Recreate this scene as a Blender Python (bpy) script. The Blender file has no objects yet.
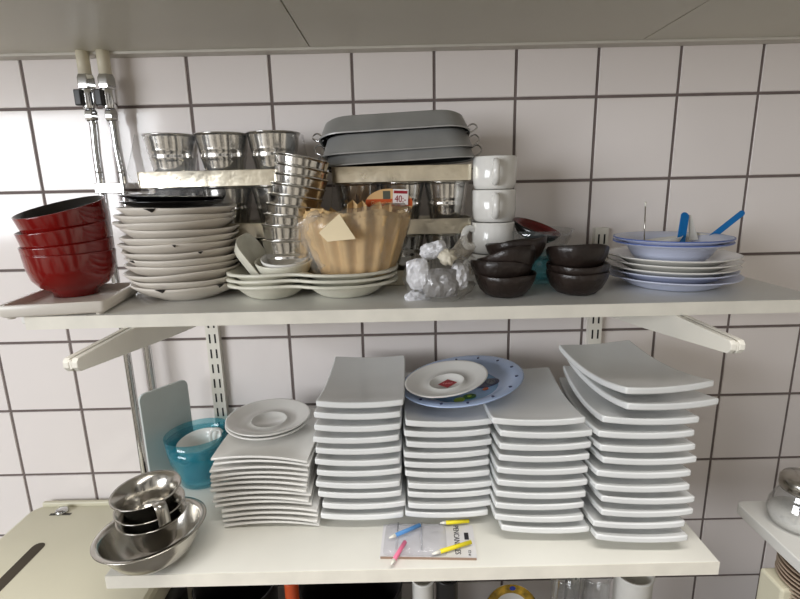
import bpy, bmesh, math, random
from mathutils import Vector, Matrix, Euler
random.seed(7)
D = bpy.data; SC = bpy.context.scene; COL = SC.collection
PI = math.pi; R = math.radians

# ------------------------------------------------------------------ camera
F = 495.985
CAM = Vector((-0.07329, -0.97502, 0.29517))
RW = Matrix(((0.99974701, 0.02156794, -0.00638213), (-0.0224457, 0.97493939, -0.22133545), (0.00144844, 0.2214227, 0.97517685))) \
     @ Matrix(((1, 0, 0), (0, 0, -1), (0, 1, 0)))
cd = D.cameras.new('camera'); cam = D.objects.new('camera', cd); COL.objects.link(cam)
cd.sensor_width = 36; cd.sensor_fit = 'HORIZONTAL'; cd.lens = F / 800 * 36; cd.clip_start = .02
m3 = RW.transposed() @ Matrix(((1, 0, 0), (0, -1, 0), (0, 0, -1)))
cam.matrix_world = Matrix.Translation(CAM) @ m3.to_4x4()
SC.camera = cam

def ray(u, v): return RW.transposed() @ Vector(((u - 400) / F, (v - 299.5) / F, 1))
def PY(u, v, Y): q = ray(u, v); return CAM + q * ((Y - CAM.y) / q.y)      # a photo point on the plane y = Y
def XAT(u, Y, Z):                                                          # the x at which a point (x, Y, Z) shows at column u
    d = Vector((0, Y - CAM.y, Z - CAM.z)); a = RW[0].dot(d); c = RW[2].dot(d); k = (u - 400) / F
    return CAM.x + (k * c - a) / (RW[0][0] - k * RW[2][0])
def PZ(u, v, Z): q = ray(u, v); return CAM + q * ((Z - CAM.z) / q.z)      # a photo point on the plane z = Z

# ------------------------------------------------------------------ world, lights, exposure
SC.view_settings.view_transform = 'Standard'; SC.view_settings.look = 'None'
SC.view_settings.gamma = 1; SC.view_settings.use_curve_mapping = False
SC.view_settings.exposure = 0.32
w = D.worlds.new('room_light'); SC.world = w; w.use_nodes = True
nt = w.node_tree; nt.nodes.clear()
tc = nt.nodes.new('ShaderNodeTexCoord'); sx = nt.nodes.new('ShaderNodeSeparateXYZ')
mr = nt.nodes.new('ShaderNodeMapRange'); mr.inputs[1].default_value = -1; mr.inputs[2].default_value = 1
cr = nt.nodes.new('ShaderNodeValToRGB'); bg = nt.nodes.new('ShaderNodeBackground'); wo = nt.nodes.new('ShaderNodeOutputWorld')
cr.color_ramp.elements[0].position = .2; cr.color_ramp.elements[0].color = (.11, .10, .085, 1)
cr.color_ramp.elements[1].position = .75; cr.color_ramp.elements[1].color = (.30, .29, .275, 1)
e = cr.color_ramp.elements.new(.5); e.color = (.36, .34, .315, 1)
e = cr.color_ramp.elements.new(.38); e.color = (.40, .36, .30, 1)
nt.links.new(tc.outputs['Generated'], sx.inputs[0]); nt.links.new(sx.outputs['Z'], mr.inputs[0])
mp = nt.nodes.new('ShaderNodeMapping'); mp.inputs['Scale'].default_value = (1, 1, .35); mp.inputs['Location'].default_value = (.31, .17, 0)
wn = nt.nodes.new('ShaderNodeTexNoise'); wn.inputs['Scale'].default_value = 4.5; wn.inputs['Detail'].default_value = 1
w2 = nt.nodes.new('ShaderNodeValToRGB'); w2.color_ramp.elements[0].position = .45; w2.color_ramp.elements[0].color = (.08, .075, .07, 1)
w2.color_ramp.elements[1].position = .57; w2.color_ramp.elements[1].color = (2.0, 2.0, 2.0, 1)
mx_ = nt.nodes.new('ShaderNodeMix'); mx_.data_type = 'RGBA'; mx_.blend_type = 'MULTIPLY'; mx_.inputs[0].default_value = 1
nt.links.new(tc.outputs['Generated'], mp.inputs[0]); nt.links.new(mp.outputs[0], wn.inputs['Vector']); nt.links.new(wn.outputs['Fac'], w2.inputs[0])
nt.links.new(mr.outputs[0], cr.inputs[0]); nt.links.new(cr.outputs[0], mx_.inputs[6]); nt.links.new(w2.outputs[0], mx_.inputs[7]); nt.links.new(mx_.outputs[2], bg.inputs[0]); nt.links.new(bg.outputs[0], wo.inputs[0])
bg.inputs[1].default_value = 0.8
def area(name, loc, target, sxx, syy, power, col):
    l = D.lights.new(name, 'AREA'); l.shape = 'RECTANGLE'; l.size = sxx; l.size_y = syy; l.energy = power; l.color = col
    o = D.objects.new(name, l); COL.objects.link(o); o.location = loc
    o.rotation_euler = (Vector(target) - Vector(loc)).to_track_quat('-Z', 'Y').to_euler(); return o
area('window_light', (-2.3, -2.2, .5), (0, -.1, .1), 1.5, .9, 48, (.93, .96, 1.0))
area('ceiling_lamp_light', (0, -1.05, 1.45), (0, -.4, -.25), 1.3, .3, 24, (1.0, .97, .93))

# ------------------------------------------------------------------ materials
def lin(c): return tuple(((x / 255) / 12.92 if x / 255 <= .04045 else ((x / 255 + .055) / 1.055) ** 2.4) for x in c) + (1,)
def mat(name, rgb, rough=.4, metal=0, noise=.06, nscale=18, bump=0, bscale=60, spec=.5, coat=0, trans=0, ior=1.45, rvar=0):
    m = D.materials.new(name); m.use_nodes = True; n = m.node_tree.nodes; L = m.node_tree.links
    b = n['Principled BSDF']; c = lin(rgb)
    b.inputs['Roughness'].default_value = rough; b.inputs['Metallic'].default_value = metal
    b.inputs['Specular IOR Level'].default_value = spec; b.inputs['Coat Weight'].default_value = coat
    b.inputs['Coat Roughness'].default_value = .06
    b.inputs['Transmission Weight'].default_value = trans; b.inputs['IOR'].default_value = ior
    t = n.new('ShaderNodeTexCoord'); ns = n.new('ShaderNodeTexNoise'); ns.inputs['Scale'].default_value = nscale; ns.inputs['Detail'].default_value = 4
    L.new(t.outputs['Object'], ns.inputs['Vector'])
    r = n.new('ShaderNodeValToRGB'); r.color_ramp.elements[0].position = .3; r.color_ramp.elements[1].position = .7
    r.color_ramp.elements[0].color = tuple(x * (1 - noise) for x in c[:3]) + (1,)
    r.color_ramp.elements[1].color = tuple(min(1, x * (1 + noise)) for x in c[:3]) + (1,)
    L.new(ns.outputs['Fac'], r.inputs[0]); L.new(r.outputs[0], b.inputs['Base Color'])
    if rvar:
        q = n.new('ShaderNodeMapRange'); q.inputs[3].default_value = max(0.02, rough - rvar); q.inputs[4].default_value = rough + rvar
        L.new(ns.outputs['Fac'], q.inputs[0]); L.new(q.outputs[0], b.inputs['Roughness'])
    if bump:
        n2 = n.new('ShaderNodeTexNoise'); n2.inputs['Scale'].default_value = bscale; n2.inputs['Detail'].default_value = 3
        L.new(t.outputs['Object'], n2.inputs['Vector'])
        bp = n.new('ShaderNodeBump'); bp.inputs['Strength'].default_value = bump; bp.inputs['Distance'].default_value = .004
        L.new(n2.outputs['Fac'], bp.inputs['Height']); L.new(bp.outputs[0], b.inputs['Normal'])
    return m
def film(name, rgb, opacity, rough=.12, bump=.6, bscale=40, glossy=.35):
    m = D.materials.new(name); m.use_nodes = True; n = m.node_tree.nodes; L = m.node_tree.links
    n.clear(); out = n.new('ShaderNodeOutputMaterial'); tr = n.new('ShaderNodeBsdfTransparent'); tr.inputs[0].default_value = (.97, .97, .97, 1)
    df = n.new('ShaderNodeBsdfDiffuse'); df.inputs[0].default_value = lin(rgb); gl = n.new('ShaderNodeBsdfGlossy'); gl.inputs['Roughness'].default_value = rough
    m1 = n.new('ShaderNodeMixShader'); m2 = n.new('ShaderNodeMixShader'); m1.inputs[0].default_value = opacity
    fr = n.new('ShaderNodeLayerWeight'); fr.inputs[0].default_value = .5
    pw = n.new('ShaderNodeMath'); pw.operation = 'POWER'; pw.inputs[1].default_value = 4
    mu = n.new('ShaderNodeMath'); mu.operation = 'MULTIPLY_ADD'; mu.inputs[1].default_value = .55; mu.inputs[2].default_value = glossy * .09
    t = n.new('ShaderNodeTexCoord'); ns = n.new('ShaderNodeTexNoise'); ns.inputs['Scale'].default_value = bscale; ns.inputs['Detail'].default_value = 3
    bp = n.new('ShaderNodeBump'); bp.inputs['Strength'].default_value = bump; bp.inputs['Distance'].default_value = .01
    L.new(t.outputs['Object'], ns.inputs['Vector']); L.new(ns.outputs['Fac'], bp.inputs['Height'])
    L.new(bp.outputs[0], gl.inputs['Normal']); L.new(bp.outputs[0], fr.inputs['Normal'])
    L.new(tr.outputs[0], m1.inputs[1]); L.new(df.outputs[0], m1.inputs[2]); L.new(m1.outputs[0], m2.inputs[1]); L.new(gl.outputs[0], m2.inputs[2])
    L.new(fr.outputs['Facing'], pw.inputs[0]); L.new(pw.outputs[0], mu.inputs[0]); L.new(mu.outputs[0], m2.inputs[0]); L.new(m2.outputs[0], out.inputs[0]); return m
M = {}
M['tile'] = mat('glazed_tile', (234, 227, 224), .1, noise=.015, nscale=3, bump=.04, bscale=9, spec=.5)
M['grout'] = mat('grey_grout', (112, 101, 98), .9, noise=.12, nscale=30)
M['board'] = mat('cabinet_board', (206, 202, 188), .42, noise=.03, nscale=4)
M['seam'] = mat('dark_seam', (70, 66, 60), .8)
M['trim'] = mat('pale_trim', (205, 200, 190), .5)
M['shelf'] = mat('white_laminate', (226, 225, 220), .38, noise=.03, nscale=9)
M['shelf_old'] = mat('worn_white_laminate', (228, 226, 217), .42, noise=.05, nscale=7)
M['edge'] = mat('cream_shelf_edging', (234, 229, 216), .5, noise=.06, nscale=25)
M['metalwhite'] = mat('white_painted_steel', (228, 224, 213), .35, noise=.02)
M['black'] = mat('black_slot', (24, 22, 22), .7)
M['chrome'] = mat('chrome', (205, 205, 205), .09, 1, noise=.05, bump=.03)
M['cream'] = mat('cream_pipe_paint', (214, 206, 184), .45)
M['creambox'] = mat('cream_lacquered_metal', (212, 207, 184), .4, noise=.04, nscale=6)
M['blackplastic'] = mat('black_plastic', (30, 29, 30), .35)
M['porcelain'] = mat('white_porcelain', (233, 231, 226), .16, noise=.015, coat=.3)
M['graywhite'] = mat('white_rectangular_glaze', (228, 229, 228), .2, noise=.02, coat=.2)
M['stone'] = mat('speckled_stoneware', (222, 219, 204), .35, noise=.06, nscale=70, bump=.1, bscale=90)
M['ivory'] = mat('ivory_glaze', (222, 215, 205), .3, noise=.03)
M['chip'] = mat('dark_glaze_mark', (26, 20, 18), .5)
M['red'] = mat('red_lacquer', (122, 17, 14), .18, noise=.08, coat=.5)
M['darkred'] = mat('dark_red_lacquer', (100, 14, 18), .25, noise=.08, coat=.3)
M['blacklacq'] = mat('black_lacquer', (16, 14, 15), .25, noise=.1, coat=.3)
M['tin'] = mat('shiny_tin', (222, 220, 216), .17, 1, noise=.12, nscale=14, bump=.12, bscale=35, rvar=.1)
M['tray'] = mat('brushed_tin_tray', (236, 228, 208), .3, 1, noise=.12, nscale=22, bump=.5, bscale=30, rvar=.1)
M['zinc'] = mat('grey_zinc', (168, 168, 166), .5, .45, noise=.07, nscale=30, rvar=.06)
M['zincshade'] = mat('shaded_zinc_inside', (70, 70, 70), .6, .7)  # same zinc darkened: shade inside the upturned pans put into the colour
M['steel'] = mat('stainless_steel', (188, 184, 176), .22, 1, noise=.06, nscale=12, rvar=.05)
M['brown'] = mat('dark_brown_glaze', (42, 33, 29), .36, noise=.35, nscale=25, bump=.6, bscale=70, coat=.05)
M['filter'] = mat('brown_filter_paper', (218, 184, 132), .85, noise=.1, nscale=40, bump=.15, bscale=120)
M['paper'] = mat('cream_paper', (232, 214, 178), .8, noise=.05)
M['film'] = film('clear_plastic_film', (225, 222, 216), .12)
M['film2'] = film('thin_plastic_film', (215, 215, 212), .02, .2, .2, 25, .1)
M['bagfilm'] = film('clear_bag_film', (226, 220, 208), .13, .15, .5, 35, .4)
M['tiedfilm'] = film('tied_bag_film', (220, 214, 204), .07, .12, .6, 45, .4)
M['foil'] = mat('white_silver_packet', (226, 226, 230), .4, .15, noise=.05, bump=.2, bscale=40)
M['foilgrey'] = mat('grey_silver_packet', (146, 144, 144), .38, .3, noise=.06, bump=.2, bscale=40)
M['paleblue'] = mat('pale_blue_melamine', (208, 213, 232), .3, noise=.02)
M['bluerim'] = mat('blue_rim_line', (92, 112, 176), .3)
M['spoonblue'] = mat('blue_plastic', (12, 112, 182), .35)
M['whiteplastic'] = mat('white_plastic', (228, 226, 220), .4)
M['glass'] = film('clear_glass', (200, 208, 210), .04, .04, .05, 10, 1.0)
def glassmat(name, rgb, rough=.03):
    return mat(name, rgb, rough, 0, noise=.0, trans=1, ior=1.3)
M['teal'] = film('teal_glass', (50, 165, 188), .17, .05, .1, 12, .6)
M['tealtint'] = M['teal']
def tint(m, col):
    for n in m.node_tree.nodes:
        if n.type == 'BSDF_TRANSPARENT': n.inputs[0].default_value = col
tint(M['teal'], (.73, .94, .97, 1))
M['cut'] = mat('grey_green_plastic', (198, 205, 202), .45, noise=.03)
M['kids'] = mat('light_blue_melamine', (176, 194, 226), .25, noise=.02, coat=.3)
M['kidsin'] = mat('sea_blue_print', (96, 146, 190), .25, noise=.15, nscale=30, coat=.3)
M['navy'] = mat('navy_print', (38, 48, 92), .3)
M['green'] = mat('green_print', (60, 104, 44), .3)
M['lime'] = mat('lime_print', (150, 176, 60), .3)
M['whiteprint'] = mat('white_print', (226, 230, 234), .3)
M['orangeprint'] = mat('orange_print', (206, 100, 50), .3)
M['logo'] = mat('red_logo_print', (160, 26, 38), .35, noise=.1, nscale=300)
M['logotext'] = mat('pale_red_print', (226, 160, 158), .4)
M['tan'] = mat('tan_card', (226, 184, 128), .6)
M['orange'] = mat('orange_band_print', (204, 84, 28), .6)
M['tag'] = mat('white_tag_paper', (236, 228, 224), .6)
M['tagred'] = mat('red_tag_print', (150, 24, 40), .6)
M['greycard'] = mat('grey_white_card', (218, 216, 218), .55, noise=.04)
M['card'] = mat('brown_card_edge', (150, 126, 108), .8)
M['ink'] = mat('black_ink', (40, 38, 44), .6)
M['blister'] = film('blister_plastic', (214, 214, 222), .2, .1, .8, 60, .7)
M['cblue'] = mat('blue_wax', (88, 146, 206), .45)
M['cpink'] = mat('pink_wax', (238, 122, 156), .45)
M['cyellow'] = mat('yellow_wax', (238, 220, 40), .45)
M['cwhite'] = mat('white_wick_wax', (238, 236, 224), .5)
M['sugar'] = mat('white_sugar', (240, 238, 232), .9, bump=.5, bscale=300)
M['cupstack'] = mat('beige_saucer_glaze', (176, 158, 140), .35, noise=.04)
M['orangeplastic'] = mat('orange_plastic', (206, 84, 40), .4)
M['yellowpat'] = mat('yellow_brown_pattern', (178, 142, 44), .4, noise=.7, nscale=60)
M['counter'] = mat('grey_worktop', (120, 116, 110), .5)

# ------------------------------------------------------------------ helpers
def tag(o, label, cat, group=None):
    o['label'] = label; o['category'] = cat
    if group: o['group'] = group
    return o
def link(name, me, mats, parent=None, loc=(0, 0, 0), rot=(0, 0, 0), smooth=True, bevel=0, solid=0, sub=0, ang=40):
    o = D.objects.new(name, me); COL.objects.link(o); o.location = loc; o.rotation_euler = rot
    if not isinstance(mats, (list, tuple)): mats = [mats]
    for m in mats: me.materials.append(m)
    if smooth: me.shade_smooth() if hasattr(me, 'shade_smooth') else [setattr(p, 'use_smooth', True) for p in me.polygons]
    if solid:
        s = o.modifiers.new('solid', 'SOLIDIFY'); s.thickness = solid; s.offset = 0
    if bevel:
        b = o.modifiers.new('bevel', 'BEVEL'); b.width = bevel; b.segments = 2; b.limit_method = 'ANGLE'; b.angle_limit = R(ang)
        b.harden_normals = False
    if sub:
        s = o.modifiers.new('sub', 'SUBSURF'); s.levels = sub; s.render_levels = sub
    if smooth and (bevel or ang != 40) and hasattr(me, 'set_sharp_from_angle'): me.set_sharp_from_angle(angle=R(ang))
    if parent: o.parent = parent
    return o
def empty(name, loc, rot=(0, 0, 0)):
    o = D.objects.new(name, None); COL.objects.link(o); o.location = loc; o.rotation_euler = rot; o.empty_display_size = .02; return o
def mesh(vs, fs, mi=None):
    me = D.meshes.new('m'); me.from_pydata([tuple(v) for v in vs], [], fs)
    if mi:
        for p, i in zip(me.polygons, mi): p.material_index = i
    bm = bmesh.new(); bm.from_mesh(me); bmesh.ops.recalc_face_normals(bm, faces=bm.faces); bm.to_mesh(me); bm.free()
    me.update(); return me
class MB:
    def __init__(s): s.v = []; s.f = []; s.m = []
    def add(s, vs, fs, mi=0):
        o = len(s.v); s.v += [tuple(v) for v in vs]; s.f += [tuple(i + o for i in f) for f in fs]; s.m += [mi] * len(fs)
    def box(s, a, b, mi=0):
        x0, y0, z0 = a; x1, y1, z1 = b
        s.add([(x0, y0, z0), (x1, y0, z0), (x1, y1, z0), (x0, y1, z0), (x0, y0, z1), (x1, y0, z1), (x1, y1, z1), (x0, y1, z1)],
              [(0, 3, 2, 1), (4, 5, 6, 7), (0, 1, 5, 4), (1, 2, 6, 5), (2, 3, 7, 6), (3, 0, 4, 7)], mi)
    def hexa(s, pts, mi=0):
        s.add(pts, [(0, 3, 2, 1), (4, 5, 6, 7), (0, 1, 5, 4), (1, 2, 6, 5), (2, 3, 7, 6), (3, 0, 4, 7)], mi)
    def prism(s, poly, h, mi=0, off=(0, 0, 0)):
        n = len(poly); ox, oy, oz = off
        s.add([(p[0] + ox, p[1] + oy, oz) for p in poly] + [(p[0] + ox, p[1] + oy, oz + h) for p in poly],
              [tuple(range(n - 1, -1, -1)), tuple(range(n, 2 * n))] + [(i, (i + 1) % n, n + (i + 1) % n, n + i) for i in range(n)], mi)
    def tube(s, pts, r, seg=12, mi=0, caps=True):
        pts = [Vector(p) for p in pts]; n = len(pts); rr = r if isinstance(r, (list, tuple)) else [r] * n
        up = Vector((0.13, .21, .97)); vs = []
        for i, p in enumerate(pts):
            t = (pts[min(i + 1, n - 1)] - pts[max(i - 1, 0)]).normalized()
            a = t.cross(up)
            if a.length < .05: a = t.cross(Vector((1, 0, 0)))
            a.normalize(); b = t.cross(a).normalized()
            for k in range(seg):
                th = 2 * PI * k / seg; vs.append(p + a * (rr[i] * math.cos(th)) + b * (rr[i] * math.sin(th)))
        fs = [(i * seg + k, i * seg + (k + 1) % seg, (i + 1) * seg + (k + 1) % seg, (i + 1) * seg + k) for i in range(n - 1) for k in range(seg)]
        if caps: fs += [tuple(range(seg - 1, -1, -1)), tuple((n - 1) * seg + k for k in range(seg))]
        s.add(vs, fs, mi)
    def lathe(s, prof, seg=48, rf=None, mi=0, mis=None):
        # prof: (r, z) from outer base up and down inside; closes on the axis when r == 0
        rows = []; vs = []
        for j, (r, z) in enumerate(prof):
            if r <= 1e-6: rows.append([len(vs)]); vs.append((0, 0, z))
            else:
                row = []
                for k in range(seg):
                    th = 2 * PI * k / seg; q, dz = rf(th, r, z, j) if rf else (1, 0)
                    row.append(len(vs)); vs.append((r * q * math.cos(th), r * q * math.sin(th), z + dz))
                rows.append(row)
        o = len(s.v); s.v += vs
        for j in range(len(rows) - 1):
            a, b = rows[j], rows[j + 1]; m = mis[j] if mis else mi
            for k in range(seg):
                k2 = (k + 1) % seg
                if len(a) == 1 and len(b) == 1: continue
                if len(a) == 1: f = (a[0], b[k2], b[k])
                elif len(b) == 1: f = (a[k], a[k2], b[0])
                else: f = (a[k], a[k2], b[k2], b[k])
                s.f.append(tuple(i + o for i in f)); s.m.append(m)
    def build(s, name, mats, parent=None, **kw): return link(name, mesh(s.v, s.f, s.m), mats, parent, **kw)
def lathe(name, prof, mats, parent=None, seg=48, rf=None, mis=None, **kw):
    b = MB(); b.lathe(prof, seg, rf, 0, mis); return b.build(name, mats, parent, **kw)
def children(o): return [c for c in D.objects if c.parent == o]
def dup(o, loc, rot=(0, 0, 0), label=None, cat=None, group=None):
    def cp(x, par):
        c = x.copy(); COL.objects.link(c)
        if par: c.parent = par
        for ch in [k for k in D.objects if k.parent == x]: cp(ch, c)
        return c
    r = cp(o, None); r.location = loc; r.rotation_euler = rot
    if label: r['label'] = label
    if cat: r['category'] = cat
    if group: r['group'] = group
    return r
def rimplace(o, h, c, rot=(0, 0, 0)):       # put the centre of a vessel's rim at c
    o.rotation_euler = rot; o.location = Vector(c) - Euler(rot).to_matrix() @ Vector((0, 0, h)); return o
def text(name, body, size, m, parent, loc, rot, depth=.0002, sx=1):
    c = D.curves.new('t', 'FONT'); c.body = body; c.size = size; c.extrude = depth; c.align_x = 'CENTER'; c.align_y = 'CENTER'
    o = D.objects.new('tmp', c); COL.objects.link(o)
    me = D.meshes.new_from_object(o.evaluated_get(bpy.context.evaluated_depsgraph_get())); D.objects.remove(o)
    me.transform(Matrix.Diagonal((sx, 1, 1, 1))); me.materials.clear()
    return link(name, me, m, parent, loc, rot, smooth=False)
ORD = ['topmost', 'second from the top', 'third from the top', 'fourth from the top', 'fifth from the top', 'sixth from the top', 'seventh from the top',
       'eighth from the top', 'ninth from the top', 'tenth from the top', 'eleventh from the top', 'twelfth from the top', 'thirteenth from the top', 'fourteenth from the top']
def where(i, n): return 'lowest' if i == n - 1 else ORD[i]
def rrect(w, d, r, n=6):
    pts = []
    for cx, cy, a0 in ((w / 2 - r, d / 2 - r, 0), (-w / 2 + r, d / 2 - r, 90), (-w / 2 + r, -d / 2 + r, 180), (w / 2 - r, -d / 2 + r, 270)):
        for k in range(n + 1):
            a = R(a0 + 90 * k / n); pts.append((cx + r * math.cos(a), cy + r * math.sin(a)))
    return pts
def loft(b, rings, mi=0, cap0=True, cap1=True):
    n = len(rings[0]); vs = [p for r in rings for p in r]
    fs = [(j * n + k, j * n + (k + 1) % n, (j + 1) * n + (k + 1) % n, (j + 1) * n + k) for j in range(len(rings) - 1) for k in range(n)]
    if cap0: fs.append(tuple(range(n - 1, -1, -1)))
    if cap1: fs.append(tuple((len(rings) - 1) * n + k for k in range(n)))
    b.add(vs, fs, mi)
def smooth_pts(pts, n=6):
    P = [Vector(p) for p in pts]; P = [P[0] * 2 - P[1]] + P + [P[-1] * 2 - P[-2]]; out = []
    for i in range(1, len(P) - 2):
        for k in range(n):
            t = k / n; a, b, c, d = P[i - 1], P[i], P[i + 1], P[i + 2]
            out.append(.5 * ((2 * b) + (c - a) * t + (2 * a - 5 * b + 4 * c - d) * t * t + (3 * b - a - 3 * c + d) * t ** 3))
    out.append(P[-2]); return out

ZU = .13        # top of the upper shelf
ZL = -.25       # top of the lower shelf
ZC = .537       # underside of the wall cabinets
ZW = -.68       # worktop below the frame

# ------------------------------------------------------------------ setting
b = MB(); T = .15; g = .0019
for i in range(-12, 13):
    for j in range(-6, 8):
        x0, x1, z0, z1 = i * T + g, (i + 1) * T - g, j * T + g, (j + 1) * T - g
        a, c, q = random.gauss(0, .0009), random.gauss(0, .0009), .0016
        yy = lambda x, z: a * (x - x0 - .075) * 2 + c * (z - z0 - .075) * 2
        o = [(x0, .003, z0), (x1, .003, z0), (x1, .003, z1), (x0, .003, z1)]
        o += [(x, yy(x, z), z) for x, z in ((x0 + q, z0 + q), (x1 - q, z0 + q), (x1 - q, z1 - q), (x0 + q, z1 - q))]
        b.add(o, [(0, 1, 5, 4), (1, 2, 6, 5), (2, 3, 7, 6), (3, 0, 4, 7), (4, 5, 6, 7)])
b.box((-1.9, .0018, -.95), (1.95, .05, 1.2), 1)
wall = b.build('wall_back', [M['tile'], M['grout']], smooth=False); wall['kind'] = 'structure'
# underside of the wall cabinets: three boards with open seams
b = MB()
sa = PZ(310, 47.5, ZC).x; sb = PZ(641, 41, ZC).x
for x0, x1 in ((-1.9, sa - .001), (sa + .001, sb - .001), (sb + .001, 1.95)): b.box((x0, -.62, ZC), (x1, -.03, ZC + .018))
b.box((-1.9, -.62, ZC + .019), (1.95, .0, ZC + .03), 1)
ce = b.build('ceiling', [M['board'], M['trim']], bevel=.0008, smooth=False); ce['kind'] = 'structure'
b = MB(); b.box((-1.9, -.029, ZC - .004), (1.95, -.0005, ZC + .018)); tr = b.build('trim_1', M['trim'], bevel=.001, smooth=False); tr['kind'] = 'structure'
b = MB(); b.box((-1.6, -.62, ZW - .03), (1.6, -.002, ZW)); wt = b.build('worktop', M['counter'], bevel=.003, smooth=False)
tag(wt, 'grey worktop below the shelves, at the foot of the tiled wall', 'worktop')

# ------------------------------------------------------------------ shelving
XR1 = PY(212.5, 340, -.014).x; XR2 = PY(595, 335, -.014).x
zr2 = PY(602, 228, -.014).z
def rail(x, ztop, label):
    b = MB(); zb = -.62
    b.box((-.013, -.014, zb), (.013, 0, ztop)); n = 0
    z = ztop - .012
    while z > zb + .03:
        for sx_ in (-.0055, .0055): b.box((sx_ - .0016, -.0144, z - .019), (sx_ + .0016, -.0138, z), 1)
        z -= .032
    b.lathe([(0, -.0002), (.005, -.0002), (.004, .002), (0, .0025)], 12, None, 1)
    k = len(b.v) - (2 + 24)
    for i in range(k, len(b.v)):                         # the screw head sits on the rail's face
        vx, vy, vz = b.v[i]; b.v[i] = (vx, -.014 - vz, vy + ztop - .042)
    o = b.build('wall_rail', [M['metalwhite'], M['black']], smooth=False, loc=(x, 0, 0)); tag(o, label, 'shelf rail', 'slotted shelf rails'); return o
rail(XR1, .25, 'white slotted wall rail behind the left end of the shelves, above the teal glass bowls')
rail(XR2, zr2, 'white slotted wall rail rising between the dark bowls and the pale plates on the right')
def bracket(x, z, ln, label):
    b = MB()
    prof = [(-.014, z), (-ln + .004, z), (-ln, z - .004), (-ln, z - .011), (-ln + .006, z - .017), (-.2, z - .046), (-.014, z - .066)]
    for x0, x1 in ((-.0085, -.0016), (.0016, .0085)):
        n = len(prof); vs = [(x0, p[0], p[1]) for p in prof] + [(x1, p[0], p[1]) for p in prof]
        b.add(vs, [tuple(range(n)), tuple(range(2 * n - 1, n - 1, -1))] + [(i, (i + 1) % n, n + (i + 1) % n, n + i) for i in range(n)])
    b.box((-.0016, -ln + .0005, z - .013), (.0016, -ln + .012, z - .002))
    lo = [(p[0], p[1]) for p in prof[4:]]
    vs = []
    for y, zz in lo: vs += [(-.0016, y, zz), (.0016, y, zz)]
    b.add(vs, [(2 * i, 2 * i + 1, 2 * i + 3, 2 * i + 2) for i in range(len(lo) - 1)])
    b.add([(-.0016, -.014, z - .003), (.0016, -.014, z - .003), (.0016, -ln + .011, z - .003), (-.0016, -ln + .011, z - .003)], [(0, 1, 2, 3)], 1)
    o = b.build('shelf_bracket', [M['metalwhite'], M['black']], loc=(x, 0, 0), bevel=.0008, smooth=False)
    tag(o, label, 'shelf bracket', 'shelf brackets')
bracket(XR1, ZU - .0185, .435, 'white tapered bracket sticking out under the left end of the upper shelf')
bracket(XR2, ZU - .0185, .425, 'white tapered bracket sticking out under the right end of the upper shelf')
bracket(XR1, ZL - .0215, .33, 'white bracket hidden under the left end of the lower shelf')
bracket(XR2, ZL - .0215, .33, 'white bracket hidden under the right end of the lower shelf')
XU0 = PY(24, 318, -.305).x; XU1 = PZ(765, 282, ZU).x
def shelf(name, x0, x1, y0, y1, z, t, mats, label):
    r = empty(name, ((x0 + x1) / 2, (y0 + y1) / 2, z - t)); tag(r, label, 'shelf')
    hx, hy = (x1 - x0) / 2, (y1 - y0) / 2
    b = MB(); b.box((-hx, -hy + .0012, 0), (hx, hy, t)); b.build('board', mats[0], r, bevel=.0012, smooth=False)
    b = MB(); b.box((-hx, -hy, 0), (hx, -hy + .0012, t - .0002)); b.build('front_edging', mats[1], r, smooth=False)
    return r
us = shelf('wall_shelf', XU0, XU1, -.305, -.05, ZU, .0185, (M['shelf'], M['edge']), 'long white upper shelf carrying bowls, tins, mugs and plates')
b = MB(); b.box((-.012, -.04, 0), (.012, .04, .012)); b.box((.004, -.036, .002), (.0125, .036, .014))
b.build('end_clip', M['whiteplastic'], us, loc=(-(XU1 - XU0) / 2 - .008, -.068, .003), bevel=.002, smooth=False)
YL = PZ(420, 569, ZL).y
XL0 = PZ(104, 577, ZL).x; XL1 = PZ(720, 562, ZL).x
shelf('wall_shelf', XL0, XL1, YL, -.02, ZL, .0215, (M['shelf_old'], M['edge']), 'worn white lower shelf carrying stacks of white plates')

# ------------------------------------------------------------------ pipes
def pipe(u0, u1, up, label, clampz):
    Yp = -.034
    a = PY(u0, 60, Yp); x = a.x; xb = PY(u1, 186, Yp).x
    zv = PY(u0, 97, Yp).z
    r = empty('water_pipe', (x, Yp, zv)); tag(r, label, 'pipe', 'water pipes')
    b = MB(); b.tube([(0, 0, .03), (0, 0, ZC + .012 - zv)], .0105, 20); b.build('painted_pipe', M['cream'], r)
    v = MB(); v.lathe([(0, .012), (.0145, .012), (.0155, .016), (.0155, .03), (.013, .036), (.0105, .037), (0, .037)], 6)
    v.lathe([(0, -.02), (.011, -.02), (.0125, -.012), (.0125, .012), (0, .012)], 20)
    v.lathe([(0, -.042), (.009, -.042), (.0115, -.038), (.0115, -.026), (.008, -.02), (0, -.02)], 6)
    vo = v.build('valve', M['chrome'], r, bevel=.0008)
    h = MB(); h.box((-.0145, -.02, -.017), (-.002, -.010, .010)); h.build('lever', M['blackplastic'], vo, bevel=.002, smooth=False)
    dz = lambda v_: PY(u0, v_, Yp).z - zv
    pts = [(0, 0, -.036), (0, 0, dz(118)), (.002, 0, dz(126)), ((xb - x) * .45, 0, dz(150)), ((xb - x) * .93, 0, dz(172)), (xb - x, 0, dz(186)), (xb - x, 0, 0.1 - zv), (xb - x, 0, -.2 - zv), (xb - x, 0, ZW - zv)]
    t = MB(); t.tube(smooth_pts(pts, 6), .0072, 16); t.build('tube', M['chrome'], r)
    return xb
xa = pipe(83, 101.5, 0, 'left of the two water pipes, cream above with chrome valve and bent chrome tube', 0)
xb = pipe(103.5, 124.5, 0, 'right of the two water pipes, cream above with chrome valve and bent chrome tube', 0)
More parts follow.
